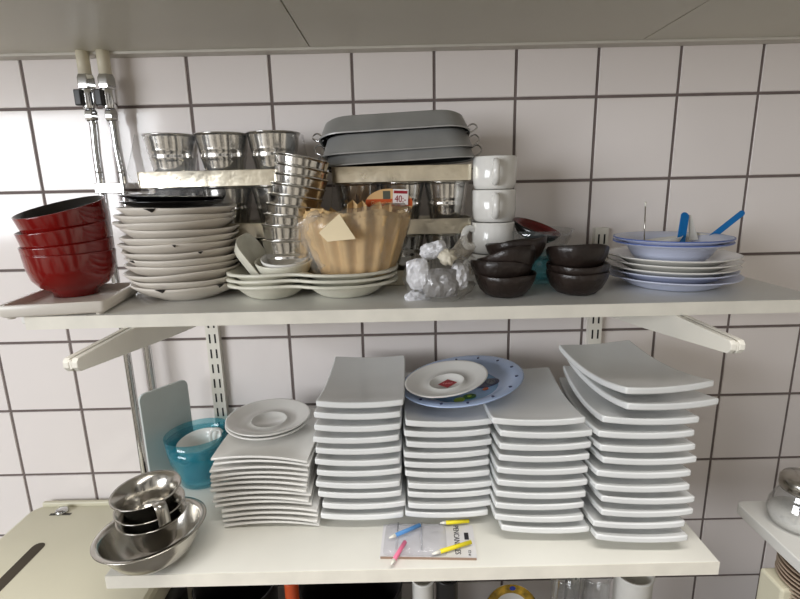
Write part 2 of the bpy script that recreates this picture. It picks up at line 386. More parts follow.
zc = PY(112, 188, -.05).z
b = MB(); b.box((-.027, -.014, -.009), (.027, -.0105, .009)); b.box((-.027, .0105, -.009), (.027, .033, .009)); b.box((-.0275, -.012, -.008), (-.0245, .012, .008)); b.box((.0245, -.012, -.008), (.0275, .012, .008))
o = b.build('pipe_clamp', M['chrome'], loc=((xa + xb) / 2, -.034, zc), bevel=.0015, smooth=False); tag(o, 'chrome rectangular clamp holding both water pipes to the wall', 'pipe clamp')
# ------------------------------------------------------------------ cream box, lower left
zt = -.365
r = empty('towel_dispenser', (-.69, -.17, zt - .315)); tag(r, 'cream metal dispenser box with a slot and a lock, lower left corner', 'dispenser')
b = MB(); hw, hd = .188, .162
rings = []
for z, k in ((0, 0), (.305, 0), (.312, .003), (.315, .010)): rings.append([(x, y, z) for x, y in rrect(2 * hw - 2 * k, 2 * hd - 2 * k, .03, 6)])
loft(b, rings); b.build('body', M['creambox'], r, smooth=False)
s0 = PZ(38, 547, zt) - r.location; s1 = PZ(-8, 600, zt) - r.location
b = MB(); poly = []
for k in range(9): a = R(-0 + 180 * k / 8); poly.append((s0.x + .0115 * math.cos(a), s0.y + .0115 * math.sin(a)))
poly += [(s0.x - .0115, -hd + .02), (s0.x + .0115, -hd + .02)]
b.prism(poly, .0006, 0, (0, 0, .3149)); b.build('slot', mat('dark_slot', (70, 62, 50), .8), r, smooth=False)
kl = PZ(62, 512, zt) - r.location
b = MB(); b.lathe([(0, 0), (.013, 0), (.013, .004), (.010, .008), (0, .009)], 20); b.build('lock', M['chrome'], r, loc=(kl.x, kl.y, .315))
b = MB(); b.box((-.022, -.003, 0), (.022, .003, .001)); b.build('lock_plate', M['seam'], r, loc=(kl.x + .002, kl.y - .008, .3148), smooth=False)
b = MB(); b.box((-hw + .02, hd - .012, 0), (hw - .02, hd - .002, .014)); b.build('hinge_strip', M['creambox'], r, loc=(0, 0, .31), bevel=.003, smooth=False)

# ------------------------------------------------------------------ upper shelf, left: tray and red bowls
zt_ = ZU + .02
a0 = PZ(-6, 307, zt_); a1 = PZ(104, 301, zt_); a2 = PZ(133, 287, zt_)
ang = math.atan2(a1.y - a0.y, a1.x - a0.x)
wd = (a1 - a0).length; dp = .15
cen = a1 + Vector((math.cos(ang) * -wd / 2, math.sin(ang) * -wd / 2, 0)) + Vector((-math.sin(ang), math.cos(ang), 0)) * dp / 2
tr = empty('serving_tray', (cen.x, cen.y, ZU), (0, 0, ang)); tag(tr, 'white rectangular tray under the red bowls, overhanging the upper shelf end', 'tray')
b = MB()
loft(b, [[(x, y, z) for x, y in rrect(wd - 2 * k, dp - 2 * k, .006, 3)] for z, k in ((.003, .004), (.006, .001), (.018, 0), (.02, .001), (.02, .006), (.011, .009))], cap1=True)
b.build('tray_body', M['ivory'], tr, ang=50)
for sx_ in (-1, 1):
    for sy_ in (-1, 1):
        lathe('foot', [(0, 0), (.005, 0), (.006, .003), (.006, .004), (0, .004)], M['ivory'], tr, 12, loc=(sx_ * (wd / 2 - .012), sy_ * (dp / 2 - .012), 0))
rb_h = .068
prof = [(0, .003), (.031, .003), (.032, 0), (.0345, 0), (.0355, .008), (.052, .016), (.062, .028), (.0672, .045), (.0697, .0665), (.0697, .068), (.0682, .068), (.0655, .045), (.060, .030), (.049, .0195), (.03, .0125), (0, .0115)]
mis = [0] * 10 + [1] * 5; prof = [(r_ * .895, z) for r_, z in prof]
redc = [(71, 257, 1), (67, 241.5, 3.2), (63, 225.5, 5.4), (59.5, 206.5, 7.6)]
r0 = None
for i, (u, v, t) in enumerate(redc):
    n = 3 - i
    lab = 'red lacquer bowl, black inside, ' + where(n, 4) + ' of those on the white tray'
    if r0 is None: r0 = lathe('lacquer_bowl', prof, [M['red'], M['blacklacq']], seg=64, mis=mis); o = r0; tag(o, lab, 'bowl', 'red lacquer bowls on the tray')
    else: o = dup(r0, (0, 0, 0), label=lab)
    c = PY(u, v, -.205)
    if i == 0: o.location = (c.x, c.y, ZU + .0115); zb0 = o.location.z
    else: rimplace(o, rb_h, c, (R((0, 3, 6, 12)[i]), -R(t), 0))
# ------------------------------------------------------------------ stack of irregular white plates
c0 = PZ(176, 303, ZU); pc = Vector((c0.x, c0.y + .055, ZU))
pprof = [(0, .003), (.045, .003), (.047, 0), (.051, .001), (.056, .004), (.078, .013), (.0905, .0225), (.094, .026), (.0935, .0275), (.091, .027), (.076, .0175), (.054, .0085), (.03, .007), (0, .007)]
def wav(ph, amp):
    def f(th, r_, z, j):
        k = max(0, (r_ - .055) / .04)
        return 1 + .012 * k * math.sin(3 * th + ph), amp * k * (math.sin(2 * th + ph) + .6 * math.sin(5 * th + 2 * ph))
    return f
pprof = [(r_ * .93, z * .96) for r_, z in pprof]
protos = [lathe('irregular_plate', pprof, M['ivory'], seg=64, rf=wav(ph, am)) for ph, am in ((0, .0009), (1.7, .0012), (3.9, .001), (5.1, .0008))]
N = 12; chips = {11: [(-4, 18), (52, 12)], 7: [(-32, 9)], 6: [(38, 7)], 5: [(18, 5)], 0: [(-2, 20)]}
used = [False] * 4; stack_ = []
for i in range(N):
    n = N - 1 - i; k = i % 4
    lab = 'white irregular-edged shallow plate, ' + where(n, N) + ' of the stack beside the red bowls'
    loc = (pc.x + .0035 * math.sin(i * 1.9) - .0006 * i, pc.y + .003 * math.cos(i * 2.3), ZU + i * .0107); rot = (R(random.uniform(-.6, .6)), R(random.uniform(-.8, .8) - (1.0 if i in (2, 3, 4) else 0)), random.uniform(-.3, .3))
    if not used[k]: o = protos[k]; used[k] = True; o.location = loc; o.rotation_euler = rot; tag(o, lab, 'plate', 'irregular white plates')
    else: o = dup(protos[k], loc, rot, lab)
    stack_.append((o, n, rot))
for o, n, rot in stack_:
    for (dg, sz) in chips.get(n, []):
        b = MB(); a0_ = R(-90 + dg); s = sz / 2000 * 1.0
        tri = []
        for da, zz in ((-s, .0275), (s * .9, .0275), (s * .45, .0235), (0, .0215 if sz > 10 else .024), (-s * .4, .0245)):
            an = a0_ + da / .094; rr = (.0905 + (zz - .0225) * 1.0) * .93 + .0012; zz = zz * .96
            for e_ in (0, .0012): tri.append(((rr - e_ * 3) * math.cos(an - rot[2]), (rr - e_ * 3) * math.sin(an - rot[2]), zz))
        P_ = tri[0::2]; Q_ = tri[1::2]; nn = len(P_)
        b.add(P_ + Q_, [tuple(range(nn)), tuple(range(2 * nn - 1, nn - 1, -1))] + [(q, (q + 1) % nn, nn + (q + 1) % nn, nn + q) for q in range(nn)])
        ch = b.build('rim_mark', M['chip'], o, smooth=False); ch['label'] = 'small black mark on the rim'
ztop = ZU + N * .0107 + .016
bp = lathe('black_plate', [(0, 0), (.04, 0), (.055, .002), (.074, .010), (.0755, .0115), (.073, .012), (.054, .0055), (0, .004)], M['blacklacq'], seg=48)
cc = PY(174, 203, pc.y)
bp.location = (cc.x, pc.y, ztop - .004); bp.rotation_euler = (0, R(.5), 0); tag(bp, 'shallow black plate lying directly on the irregular white plates', 'plate', 'black plates')
dup(bp, (cc.x - .003, pc.y + .004, ztop + .004), (0, R(2.2), 0), 'shallow black plate on the very top of the irregular plate stack')

# ------------------------------------------------------------------ tin trays and buckets
def tin_tray_bm(w_, d_, h_):
    b = MB()
    loft(b, [[(x, y, z) for x, y in rrect(w_ - 2 * k, d_ - 2 * k, .008, 4)] for z, k in ((0, .003), (.001, .001), (h_ - .001, .0003), (h_, 0), (h_, .0015), (.0025, .003))])
    return b
def tray_thing(w_, d_, h_, loc, rz, label, mk=M['tray'], group='tin bucket trays'):
    r = empty('tin_tray', loc, (0, 0, rz)); tag(r, label, 'tray', group)
    tin_tray_bm(w_, d_, h_).build('tray_body', mk, r, ang=50)
    for s in (-1, 1):
        pts = [(s * w_ / 2, -.014, h_ * .7), (s * (w_ / 2 + .008), -.013, h_ * .8), (s * (w_ / 2 + .013), 0, h_ * .95), (s * (w_ / 2 + .008), .013, h_ * .8), (s * w_ / 2, .014, h_ * .7)]
        b = MB(); b.tube(smooth_pts(pts, 4), .0012, 8); b.build('handle', M['chrome'], r)
    return r
def bucket_prof(rb, rt, h):
    p = [(0, .002), (rb - .001, .002), (rb, 0)]
    n = 24
    for k in range(n + 1):
        t = k / n; r_ = rb + (rt - rb) * t; z = h * t
        if .52 < t < .70: r_ += .0011 * math.sin((t - .52) / .18 * 3 * 2 * PI)
        p.append((r_, z))
    p += [(rt + .0012, h), (rt + .0014, h + .0014), (rt, h + .002), (rt - .001, h), (rb - .0005, .004), (0, .004)]
    return p
BH = .082
bk_proto = lathe('tin_bucket', bucket_prof(.029, .0435, BH), M['tin'], seg=48); bk_used = False
def bucket(loc, label, grp='tin buckets on the trays', rz=0, sc=1):
    global bk_used
    if not bk_used: bk_used = True; bk_proto.location = loc; bk_proto.rotation_euler = (0, 0, rz); return tag(bk_proto, label, 'bucket', grp)
    o = dup(bk_proto, loc, (0, 0, rz), label, 'bucket', grp); o.scale = (sc, sc, 1); return o
def wrap(w_, d_, h_, loc, rz, label, flap=0):
    # shrink film hugging a tray of buckets, pinched at the ends
    b = MB(); rings = []
    for z, k, e_ in ((.0, .0, 0), (h_ * .3, .0, .012), (h_ * .7, .004, .004), (h_ * .98, .006, 0)):
        ring = []
        for x, y in rrect(w_ + .012 - 2 * k, d_ + .012 - 2 * k, .02, 5):
            t = abs(x) / (w_ / 2); ex = e_ * (1 if t > .95 else 0) * (1 if x * flap >= 0 else .2)
            ring.append((x + (ex if x > 0 else -ex) + random.uniform(-.001, .001), y + random.uniform(-.001, .001), z))
        rings.append(ring)
    loft(b, rings, cap0=False, cap1=False)
    o = b.build('plastic_wrap', M['film2'], loc=loc, rot=(0, 0, rz)); tag(o, label, 'plastic wrap', 'plastic wrap on the bucket trays'); return o
YT = -.095
pos3 = ('left', 'middle', 'right')
def bucket_set(uc, vb, side, lvl, z, rz, w_=.222, d_=.098, th=.026, buckets=True, dx=0):
    c = PY(uc, vb, YT - d_ / 2); x = c.x + dx
    where_ = {'left': 'behind the irregular white plates', 'right': 'behind the coffee filters'}[side]
    if side == 'right' and lvl == 2: where_ = 'under the grey zinc pans'
    lv = ('lowest', 'middle', 'upper')[lvl]
    tray_thing(w_, d_, th, (x, YT, z), rz, '%s shiny tin tray of the three piled %s' % (lv, where_) if side == 'left' else '%s shiny tin tray, right-hand pile, %s' % (lv, where_))
    if buckets:
        for k in range(3):
            dx_ = (k - 1) * w_ * .331
            bucket((x + dx_ * math.cos(rz), YT + dx_ * math.sin(rz), z + .0026), '%s tin bucket on the %s tray of the %s-hand pile, %s' % (pos3[k], lv, side, where_), rz=rz + k, sc=w_ / .263)
        wrap(w_, d_, BH + .004, (x, YT, z + .001), rz, 'clear plastic film round the buckets on the %s tray of the %s-hand pile' % (lv, side), 1 if side == 'right' else -1)
    return x
zl2 = PY(204, 187, YT - .049).z
STEP = (zl2 - ZU) / 2
for lvl in range(3): bucket_set(217, 187, 'left', lvl, ZU + lvl * STEP, R(-1.2 if lvl == 2 else 0), w_=.263)
zr_2 = PY(400, 182, YT - .049).z
STEPR = (zr_2 - ZU) / 2
for lvl in range(3): xr = bucket_set(402, 182, 'right', lvl, ZU + lvl * STEPR, 0, w_=.232, d_=.09, buckets=(lvl < 2))
# oval card and price tag on the middle bucket of the right-hand set
yc = YT - .0535
cc = PY(389, 204, yc)
r = empty('shop_label', cc); tag(r, 'oval tan card with an orange band, standing on the wrapped buckets', 'label')
b = MB(); n = 40
ov = [(.039 * math.cos(2 * PI * k / n), .0245 * math.sin(2 * PI * k / n)) for k in range(n)]
b.prism(ov, .0008); o = b.build('card', M['tan'], r, rot=(R(90), 0, 0), smooth=False)
band = [(x, y) for x, y in ((-.0375, -.0058), (.0375, -.0058), (.0383, 0), (.0372, .0062), (-.0372, .0062), (-.0383, 0))]
b = MB(); b.prism(band, .0003); b.build('orange_band', M['orange'], r, loc=(0, -.0007, .002), rot=(R(90), 0, 0), smooth=False)
b = MB(); b.box((-.006, -.0003, -.0065), (.006, 0, .0065)); b.build('grey_square', mat('grey_green_print', (84, 86, 74), .6), r, loc=(-.0035, -.0008, .0145), smooth=False)
text('band_lettering', 'Galvanised', .0085, M['tan'], r, (-.012, -.0011, .0018), (R(90), 0, 0), sx=.95).name = 'band_lettering'
cc2 = PY(400.5, 197, yc - .003)
r2 = empty('price_tag', cc2, (0, R(3), 0)); tag(r2, 'small white price tag reading 40 in red, stuck over the oval card', 'price tag')
b = MB(); b.box((-.0125, -.0006, -.0125), (.0125, 0, .0125)); b.build('tag_paper', M['tag'], r2, smooth=False)
b = MB(); b.box((-.011, -.0004, -.0023), (.011, 0, .0023)); b.build('red_bar', M['tagred'], r2, loc=(0, -.0006, .0078), smooth=False)
text('price', '40:-', .0155, M['tagred'], r2, (0, -.0008, -.0035), (R(90), 0, 0), depth=.0003, sx=.8)

# ------------------------------------------------------------------ zinc pans, upside down
def zinc_pan(loc, rot, label, first=None):
    W, Dp, H = .246, .125, .030
    r = empty('zinc_pan', loc, rot); tag(r, label, 'pan', 'grey zinc pans')
    b = MB()
    rings = [[(x, y, z) for x, y in rrect(W - 2 * k, Dp - 2 * k, .042, 8)] for z, k in ((.003, .010), (.0, .0015), (-.001, 0), (.0, -.001), (.002, 0), (H - .002, .008), (H, .011))]
    rings = [[(x, y, z) for x, y in rrect(W - 2 * k, Dp - 2 * k, .042, 8)] for z, k in ((H - .002, .0115), (.002, .0015), (.0, .001), (-.001, -.0005), (.001, -.001), (.002, .0002), (H - .003, .009), (H, .012))]
    loft(b, rings, 0)
    for i in range(len(b.f)):
        if i < len(rings[0]): b.m[i] = 1
    b.m[-2] = 1
    b.build('pan_body', [M['zinc'], M['zincshade']], r, ang=45)
    for s in (-1, 1):
        pts = [(s * (W / 2 - .006), -.012, .006), (s * (W / 2 + .003), -.012, .004), (s * (W / 2 + .013), -.008, .010), (s * (W / 2 + .015), 0, .017), (s * (W / 2 + .009), .006, .023), (s * (W / 2), .009, .019), (s * (W / 2 - .008), .010, .014)]
        b = MB(); b.tube(smooth_pts(pts, 4), .0014, 8); b.build('handle', M['chrome'], r)
    return r
zp = zr_2 + .026
pz = [PY(395, 166, YT - .06), PY(397, 147.5, YT - .06), PY(394, 135, YT - .06)]
zinc_pan((xr - .002, YT - .01, zp + .004), (R(-2), R(-2.6), 0), 'grey zinc pan with wire handles, lowest of the three upside-down pans')
zinc_pan((xr - .006, YT - .01, zp + .021), (R(-2), R(-2.6), R(1)), 'grey zinc pan with wire handles, middle of the three upside-down pans')
zinc_pan((xr - .010, YT - .008, zp + .041), (R(-12), R(-2.2), R(-1)), 'grey zinc pan with wire handles, topmost of the three upside-down pans')

# ------------------------------------------------------------------ leaning column of nested tin cups
cprof = bucket_prof(.029, .0415, .062)
cp0 = None
cups = [(303.5, 252, 3), (301, 230, 3), (300, 217, 6), (302, 206, 8), (303, 195, 9), (301, 183.5, 11), (302, 172.5, 12), (300.5, 159, 12)]
cups = [(292, 222, 2), (293, 208, 3), (295, 197.5, 5), (294, 187, 8), (296, 177, 9), (299.5, 168, 10), (299, 160, 11), (297.5, 156, 11)]
cups = [(286, 240, 0), (286, 226, 4), (287.5, 216, 6), (290, 206.5, 8), (293, 197, 9), (295.5, 187, 10), (298, 177.5, 10), (298.7, 168.5, 11), (299, 159, 11)]
for i, (u, v, t) in enumerate(cups):
    n = 8 - i; lab = 'ribbed tin cup, ' + where(n, 9) + ' of the leaning column left of the coffee filters'
    if cp0 is None: cp0 = lathe('tin_cup', cprof, M['tin'], seg=48); o = cp0; tag(o, lab, 'cup', 'nested tin cups')
    else: o = dup(cp0, (0, 0, 0), label=lab)
    rimplace(o, .062, PY(u + 3, v, -.182), (R(-3), R(t), 0))

# ------------------------------------------------------------------ double-lobed dishes
def lobed():
    L, W, H = .134, .082, .021; b = MB(); nt_, ns = 72, 16
    def outline(th):
        c, s = math.cos(th), math.sin(th)
        r_ = 1 / ((abs(c) ** 2.4 + abs(s) ** 2.4) ** (1 / 2.4))
        x, y = L * r_ * c, W * r_ * s
        y *= 1 - .10 * math.exp(-((x + .02) / .022) ** 2) + .05 * math.sin(x * 40)
        return x, y
    def hz(x, y):
        d1 = math.sqrt(((x + .066) / .060) ** 2 + (y / .070) ** 2); d2 = math.sqrt(((x - .052) / .070) ** 2 + (y / .072) ** 2)
        d = min(d1, d2); t = min(1, max(0, (d - .5) / .55)); return H * (t * t * (3 - 2 * t))
    vs = [(0, 0, hz(0, 0))]
    for j in range(1, ns + 1):
        for k in range(nt_):
            th = 2 * PI * k / nt_; x, y = outline(th); s = j / ns; z = hz(x * s, y * s)
            if j >= ns - 2: z = z + (.0022 + .0016 * math.sin(3 * th + .6)) * (j - ns + 3) / 3
            vs.append((x * s, y * s, z))
    fs = [(0, 1 + k, 1 + (k + 1) % nt_) for k in range(nt_)]
    for j in range(ns - 1):
        for k in range(nt_):
            a = 1 + j * nt_ + k; a2 = 1 + j * nt_ + (k + 1) % nt_; fs.append((a, a2, a2 + nt_, a + nt_))
    b.add(vs, fs); return b
dc = PZ(314, 305, ZU); dc = Vector((PY(314, 290, -.2).x, dc.y + .078, ZU))
d0 = None
for i in range(3):
    lab = 'pale stoneware double-lobed dish, ' + ('lowest', 'middle', 'topmost')[i] + ' of the three under the coffee filters'
    loc = (dc.x + (.0, -.001, .001)[i], dc.y, ZU + .0022 + i * .0088)
    if d0 is None: d0 = lobed().build('lobed_dish', M['stone'], solid=.0042, bevel=0, loc=loc); tag(d0, lab, 'dish', 'double-lobed dishes')
    else: dup(d0, loc, label=lab)
zd = ZU + 2 * .0088 + .005
# small bowls on the dishes
bc = PY(285, 268, -.20)
sbp = [(0, .002), (.022, .002), (.024, 0), (.030, .003), (.040, .014), (.0445, .027), (.0445, .0295), (.0425, .0295), (.0375, .016), (.028, .0065), (0, .005)]
o = lathe('dip_bowl', sbp, M['stone'], seg=48); tag(o, 'small round pale green-white bowl on the left lobe of the dishes', 'bowl'); o.location = (bc.x, -.20, zd + .007); o.rotation_euler = (R(9), 0, 0)
o = lathe('dip_bowl', [(0, .0), (.018, .0), (.026, .003), (.034, .013), (.0372, .022), (.0362, .023), (.032, .014), (.024, .006), (0, .004)], M['porcelain'], seg=48)
tag(o, 'small white dish nested inside the round pale bowl', 'dish'); o.location = (bc.x + .002, -.202, zd + .0172); o.rotation_euler = (R(11), R(1), 0)
b = MB(); rings = []
for z, k, in ((0, .014), (.003, .009), (.016, .002), (.019, 0), (.0195, .0015), (.016, .005), (.006, .012), (.0045, .016)): rings.append([(x, y, z) for x, y in rrect(.092 - 2 * k, .066 - 2 * k, .022 - k * .5, 6)])
loft(b, rings); o = b.build('sauce_dish', M['stone'], ang=60); tag(o, 'rounded pale sauce dish tilted on edge against the round bowl', 'dish')
cq = PY(249, 268, -.195); o.location = (cq.x + .004, cq.y, cq.z + .004); o.rotation_euler = Euler((R(14), R(56), R(3)))

# ------------------------------------------------------------------ coffee filters in a plastic bag
fc = PY(356, 240, -.185); fz = zd + .004
def flute(th, r_, z, j):
    k = max(0, min(1, (z - .004) / .03)); s = math.sin(17 * th)
    return 1 + .075 * k * (abs(s) ** .6 * (1 if s > 0 else -1)), .003 * k * math.sin(th * 5 + 1) * (z / .09)
fprof = [(0, 0), (.052, 0), (.057, .004), (.0635, .03), (.0725, .062), (.081, .096), (.0802, .096), (.0717, .062), (.0628, .03), (.056, .005), (0, .001)]
f0 = None
for i in range(6):
    lab = 'brown fluted paper coffee filter, ' + ('outermost', 'second', 'third', 'fourth', 'fifth', 'innermost')[i] + ' of those nested in the plastic bag'
    loc = (fc.x + .002 * math.sin(i * 2), fc.y + .002 * math.cos(i * 3), fz + .0016 * i); rot = (R(random.uniform(-2, 2) if i else 0), R(random.uniform(-3, 3) if i else 0), i * .013)
    if f0 is None:
        f0 = lathe('coffee_filter', fprof, M['filter'], seg=136, rf=flute, loc=loc, rot=rot); tag(f0, lab, 'coffee filter', 'brown coffee filters')
    else: o = dup(f0, loc, rot, lab); o.scale = (1 - .012 * i, 1 - .012 * i, 1)
# three filters folded flat poke out above the rim
for k, (u, v, rz, s, lab) in enumerate(((327, 214, .5, 1.0, 'crumpled brown filter sticking out at the left of the bag'), (357, 207, 0.1, .9, 'crumpled brown filter sticking up at the middle of the bag'), (383, 209, -.3, 1.0, 'crumpled brown filter sticking up at the right of the bag'))):
    c = PY(u, v, -.17); b = MB(); n = 5; vs = []
    for j in range(2):
        for q in range(n): vs.append(((q - 2) * .0085 * s, (.006 if q % 2 else -.006), -.03 if j == 0 else .006 + (.006 if q % 2 else -.003)))
    b.add(vs, [(q, q + 1, n + q + 1, n + q) for q in range(n - 1)])
    o = b.build('coffee_filter', M['filter'], solid=.0012, loc=c, rot=(R(-8), R(6), rz), smooth=False); tag(o, lab, 'coffee filter', 'loose filters above the bag rim')
bag = empty('plastic_bag', (fc.x, fc.y, fz)); tag(bag, 'clear crumpled plastic bag round the brown coffee filters', 'bag')
def crump(th, r_, z, j):
    k = min(1, z / .03 + .3)
    return 1 + k * (.02 * math.sin(5 * th + z * 60) + .014 * math.sin(11 * th - z * 110) + random.uniform(-.012, .012) + .13 * max(0, math.cos(th - R(205))) ** 4 * min(1, z / .06)), random.uniform(-.002, .002) + .012 * k * math.cos(th + .6)
lathe('film', [(.045, -.0005), (.062, .001), (.0705, .02), (.078, .045), (.0865, .07), (.0895, .084), (.087, .096), (.076, .103), (.062, .102)], M['bagfilm'], bag, 72, crump)
lc = PY(337, 230, -.283) - bag.location
b = MB(); b.add([(-.026, 0, -.004), (.027, 0, -.0125), (.003, 0, .022), (-.0165, .004, .008), (-.014, .001, -.016)], [(0, 1, 2, 3), (0, 4, 1)])
o = b.build('paper_label', M['paper'], bag, loc=lc, rot=(R(-12), 0, R(-10)), solid=.0006, smooth=False); o['label'] = 'folded cream paper label'
nk = MB(); pts = smooth_pts([PY(318, 212, -.26) - bag.location, PY(304, 226, -.255) - bag.location, PY(308, 246, -.25) - bag.location, PY(322, 268, -.25) - bag.location], 5)
nk.tube(pts, [.004 + .004 * math.sin(i * .9) ** 2 for i in range(len(pts))], 10); nk.build('gathered_edge', M['film'], bag)

# ------------------------------------------------------------------ tied bag of silver packets
gc = PY(440, 271, -.235); gb = Vector((gc.x, -.232, ZU))
pk0 = None
def packet(name, mt, wd_, h_, loc, rot, label):
    b = MB(); n, m_ = 9, 9; vs = []
    for side in (-1, 1):
        for j in range(m_ + 1):
            for i in range(n + 1):
                x, z = i / n * 2 - 1, j / m_ * 2 - 1
                th = .0095 * (1 - x ** 4) * (1 - z ** 4) + .0015
                fold = .0042 * (1 - abs(math.sin(3.5 * x + 1.6 * z + len(label)))) ** 1.5 * (1 - x * x) + .0012 * math.sin(5 * z - 7 * x)
                q = 1 - .16 * abs(z) ** 3
                vs.append((x * wd_ / 2 * q + random.uniform(-.0012, .0012), side * th + fold + random.uniform(-.001, .001), z * h_ / 2 * (1 - .12 * x * x)))
    s = (n + 1) * (m_ + 1)
    for sd in (0, 1):
        b.add([], [])
    fs = []
    for sd in (0, 1):
        for j in range(m_):
            for i in range(n):
                a = sd * s + j * (n + 1) + i; fs.append((a, a + 1, a + n + 2, a + n + 1))
    for i in range(n):
        fs.append((i, i + 1, s + i + 1, s + i)); q = m_ * (n + 1); fs.append((q + i, q + i + 1, s + q + i + 1, s + q + i))
    for j in range(m_):
        q = j * (n + 1); fs.append((q, q + n + 1, s + q + n + 1, s + q)); q += n; fs.append((q, q + n + 1, s + q + n + 1, s + q))
    b.add(vs, fs); o = b.build(name, mt, loc=loc, rot=rot, smooth=False, bevel=.0006, ang=25); tag(o, label, 'packet', 'silver packets in the tied bag'); return o
def pk(u, v, Y): return PY(u, v, Y)
packet('silver_packet', M['foilgrey'], .052, .044, pk(441, 283, -.262), (R(-12), 0, 0), 'grey silver packet at the front of the tied bag')
packet('silver_packet', M['foil'], .038, .046, pk(418, 274, -.252), (R(-8), R(-12), R(-30)), 'white silver packet at the left of the tied bag')
packet('silver_packet', M['foil'], .028, .040, pk(460, 276, -.252), (R(-8), R(14), R(35)), 'white silver packet at the right of the tied bag')
packet('silver_packet', M['foil'], .040, .026, pk(433, 250, -.235), (R(-45), R(-15), R(-10)), 'white silver packet at the top of the tied bag')
packet('silver_packet', M['foil'], .040, .022, pk(418, 297, -.245), (R(-75), 0, R(20)), 'white silver packet lying under the tied bag at the left')
bag = empty('tied_bag', (gb.x, gb.y, ZU)); tag(bag, 'clear knotted plastic bag holding white and grey silver packets', 'bag')
def crump2(th, r_, z, j): return 1 + .05 * math.sin(4 * th + z * 50) + random.uniform(-.03, .03), random.uniform(-.0015, .0015)
lathe('film', [(0, .001), (.03, .001), (.047, .012), (.054, .030), (.050, .048), (.036, .062), (.018, .070), (.008, .073)], M['tiedfilm'], bag, 56, crump2, rot=(R(10), 0, 0))
kc = PY(447, 258, -.262) - bag.location
b = MB()
def kn(th, r_, z, j): return 1 + .18 * math.sin(6 * th + z * 300) + random.uniform(-.1, .1), random.uniform(-.001, .001)
b.lathe([(0, -.006), (.009, -.006), (.0125, 0), (.011, .007), (.006, .011), (0, .012)], 28, kn)
b.build('knot', film('bunched_plastic', (240, 232, 212), .8, .3, .8, 60, .4), bag, loc=kc, rot=(R(50), R(15), 0))
tl = MB(); tdir = PY(476, 241, -.215) - bag.location - kc; tp = smooth_pts([kc, PY(462, 251, -.25) - bag.location, PY(472, 243, -.235) - bag.location, PY(487, 238, -.215) - bag.location], 5)
tl.lathe([(.005, 0), (.0062, .008), (.0085, .018), (.0115, .030), (.0145, .042), (.013, .050)], 30, lambda th, r_, z, j: (1 + .28 * math.sin(4 * th + z * 40) + random.uniform(-.1, .1), random.uniform(-.002, .002))); tl.build('tail', film('bunched_bag_tail', (206, 196, 178), .3, .3, .8, 60, .4), bag, loc=kc, rot=tdir.to_track_quat('Z', 'Y').to_euler())

# ------------------------------------------------------------------ mugs
mh = .0525; mr_ = .0355; mz0 = ZU
ycol = -.135; mx = PY(494.5, 175, ycol).x
mprof = [(0, .003), (.026, .003), (.028, 0), (.0315, .0015), (.0345, .008), (mr_, .02), (mr_, mh - .001), (mr_ - .001, mh), (mr_ - .0025, mh - .001), (mr_ - .003, .02), (.03, .008), (.024, .006), (0, .006)]
mug0 = None
for i, (ha, dx) in enumerate(((200, 0), (-165, -.001), (-97, 0), (-98, 0))):
    lab = 'plain white mug, ' + where(3 - i, 4) + ' of the column beside the zinc pans'
    loc = (mx + dx, ycol, mz0 + i * mh); rot = (0, 0, R(ha))
    if mug0 is None:
        mug0 = empty('white_mug', loc, rot); tag(mug0, lab, 'mug', 'stacked white mugs')
        lathe('cup', mprof, M['porcelain'], mug0)
        b = MB(); hp = smooth_pts([(mr_ - .002, 0, .042), (mr_ + .010, 0, .0425), (mr_ + .016, 0, .034), (mr_ + .016, 0, .022), (mr_ + .009, 0, .013), (mr_ - .002, 0, .012)], 5)
        b.tube(hp, .0058, 12); h_ = b.build('handle', M['porcelain'], mug0)
    else: dup(mug0, loc, rot, lab)

# ------------------------------------------------------------------ glass, teal and red bowls behind the dark bowls
tcx = PY(539, 260, -.135)
o = lathe('teal_bowl', [(0, .001), (.03, 0), (.042, .008), (.050, .03), (.0525, .05), (.0505, .05), (.047, .03), (.04, .011), (0, .006)], M['teal'], seg=48, loc=(tcx.x + .002, -.125, ZU)); tag(o, 'teal glass bowl standing behind the two dark bowl stacks', 'bowl')
gc_ = PY(537, 229, -.125)
o = lathe('glass_bowl', [(0, .001), (.03, 0), (.044, .010), (.056, .034), (.0605, .046), (.0590, .0465), (.054, .034), (.042, .0125), (0, .004)], M['glass'], seg=48); tag(o, 'clear glass bowl on the teal bowl, behind the dark bowls', 'bowl')
rimplace(o, .046, (gc_.x, -.125, gc_.z))
o = lathe('lacquer_bowl', [(0, 0), (.02, 0), (.028, .003), (.037, .012), (.042, .022), (.0408, .022), (.036, .0135), (.027, .006), (0, .004)], [M['blacklacq'], M['darkred']], seg=48, mis=[0] * 5 + [1] * 3); tag(o, 'black bowl with dark red inside, tilted in the clear glass bowl', 'bowl')
rimplace(o, .022, PY(537, 226.5, -.125), (R(12), R(17), 0))

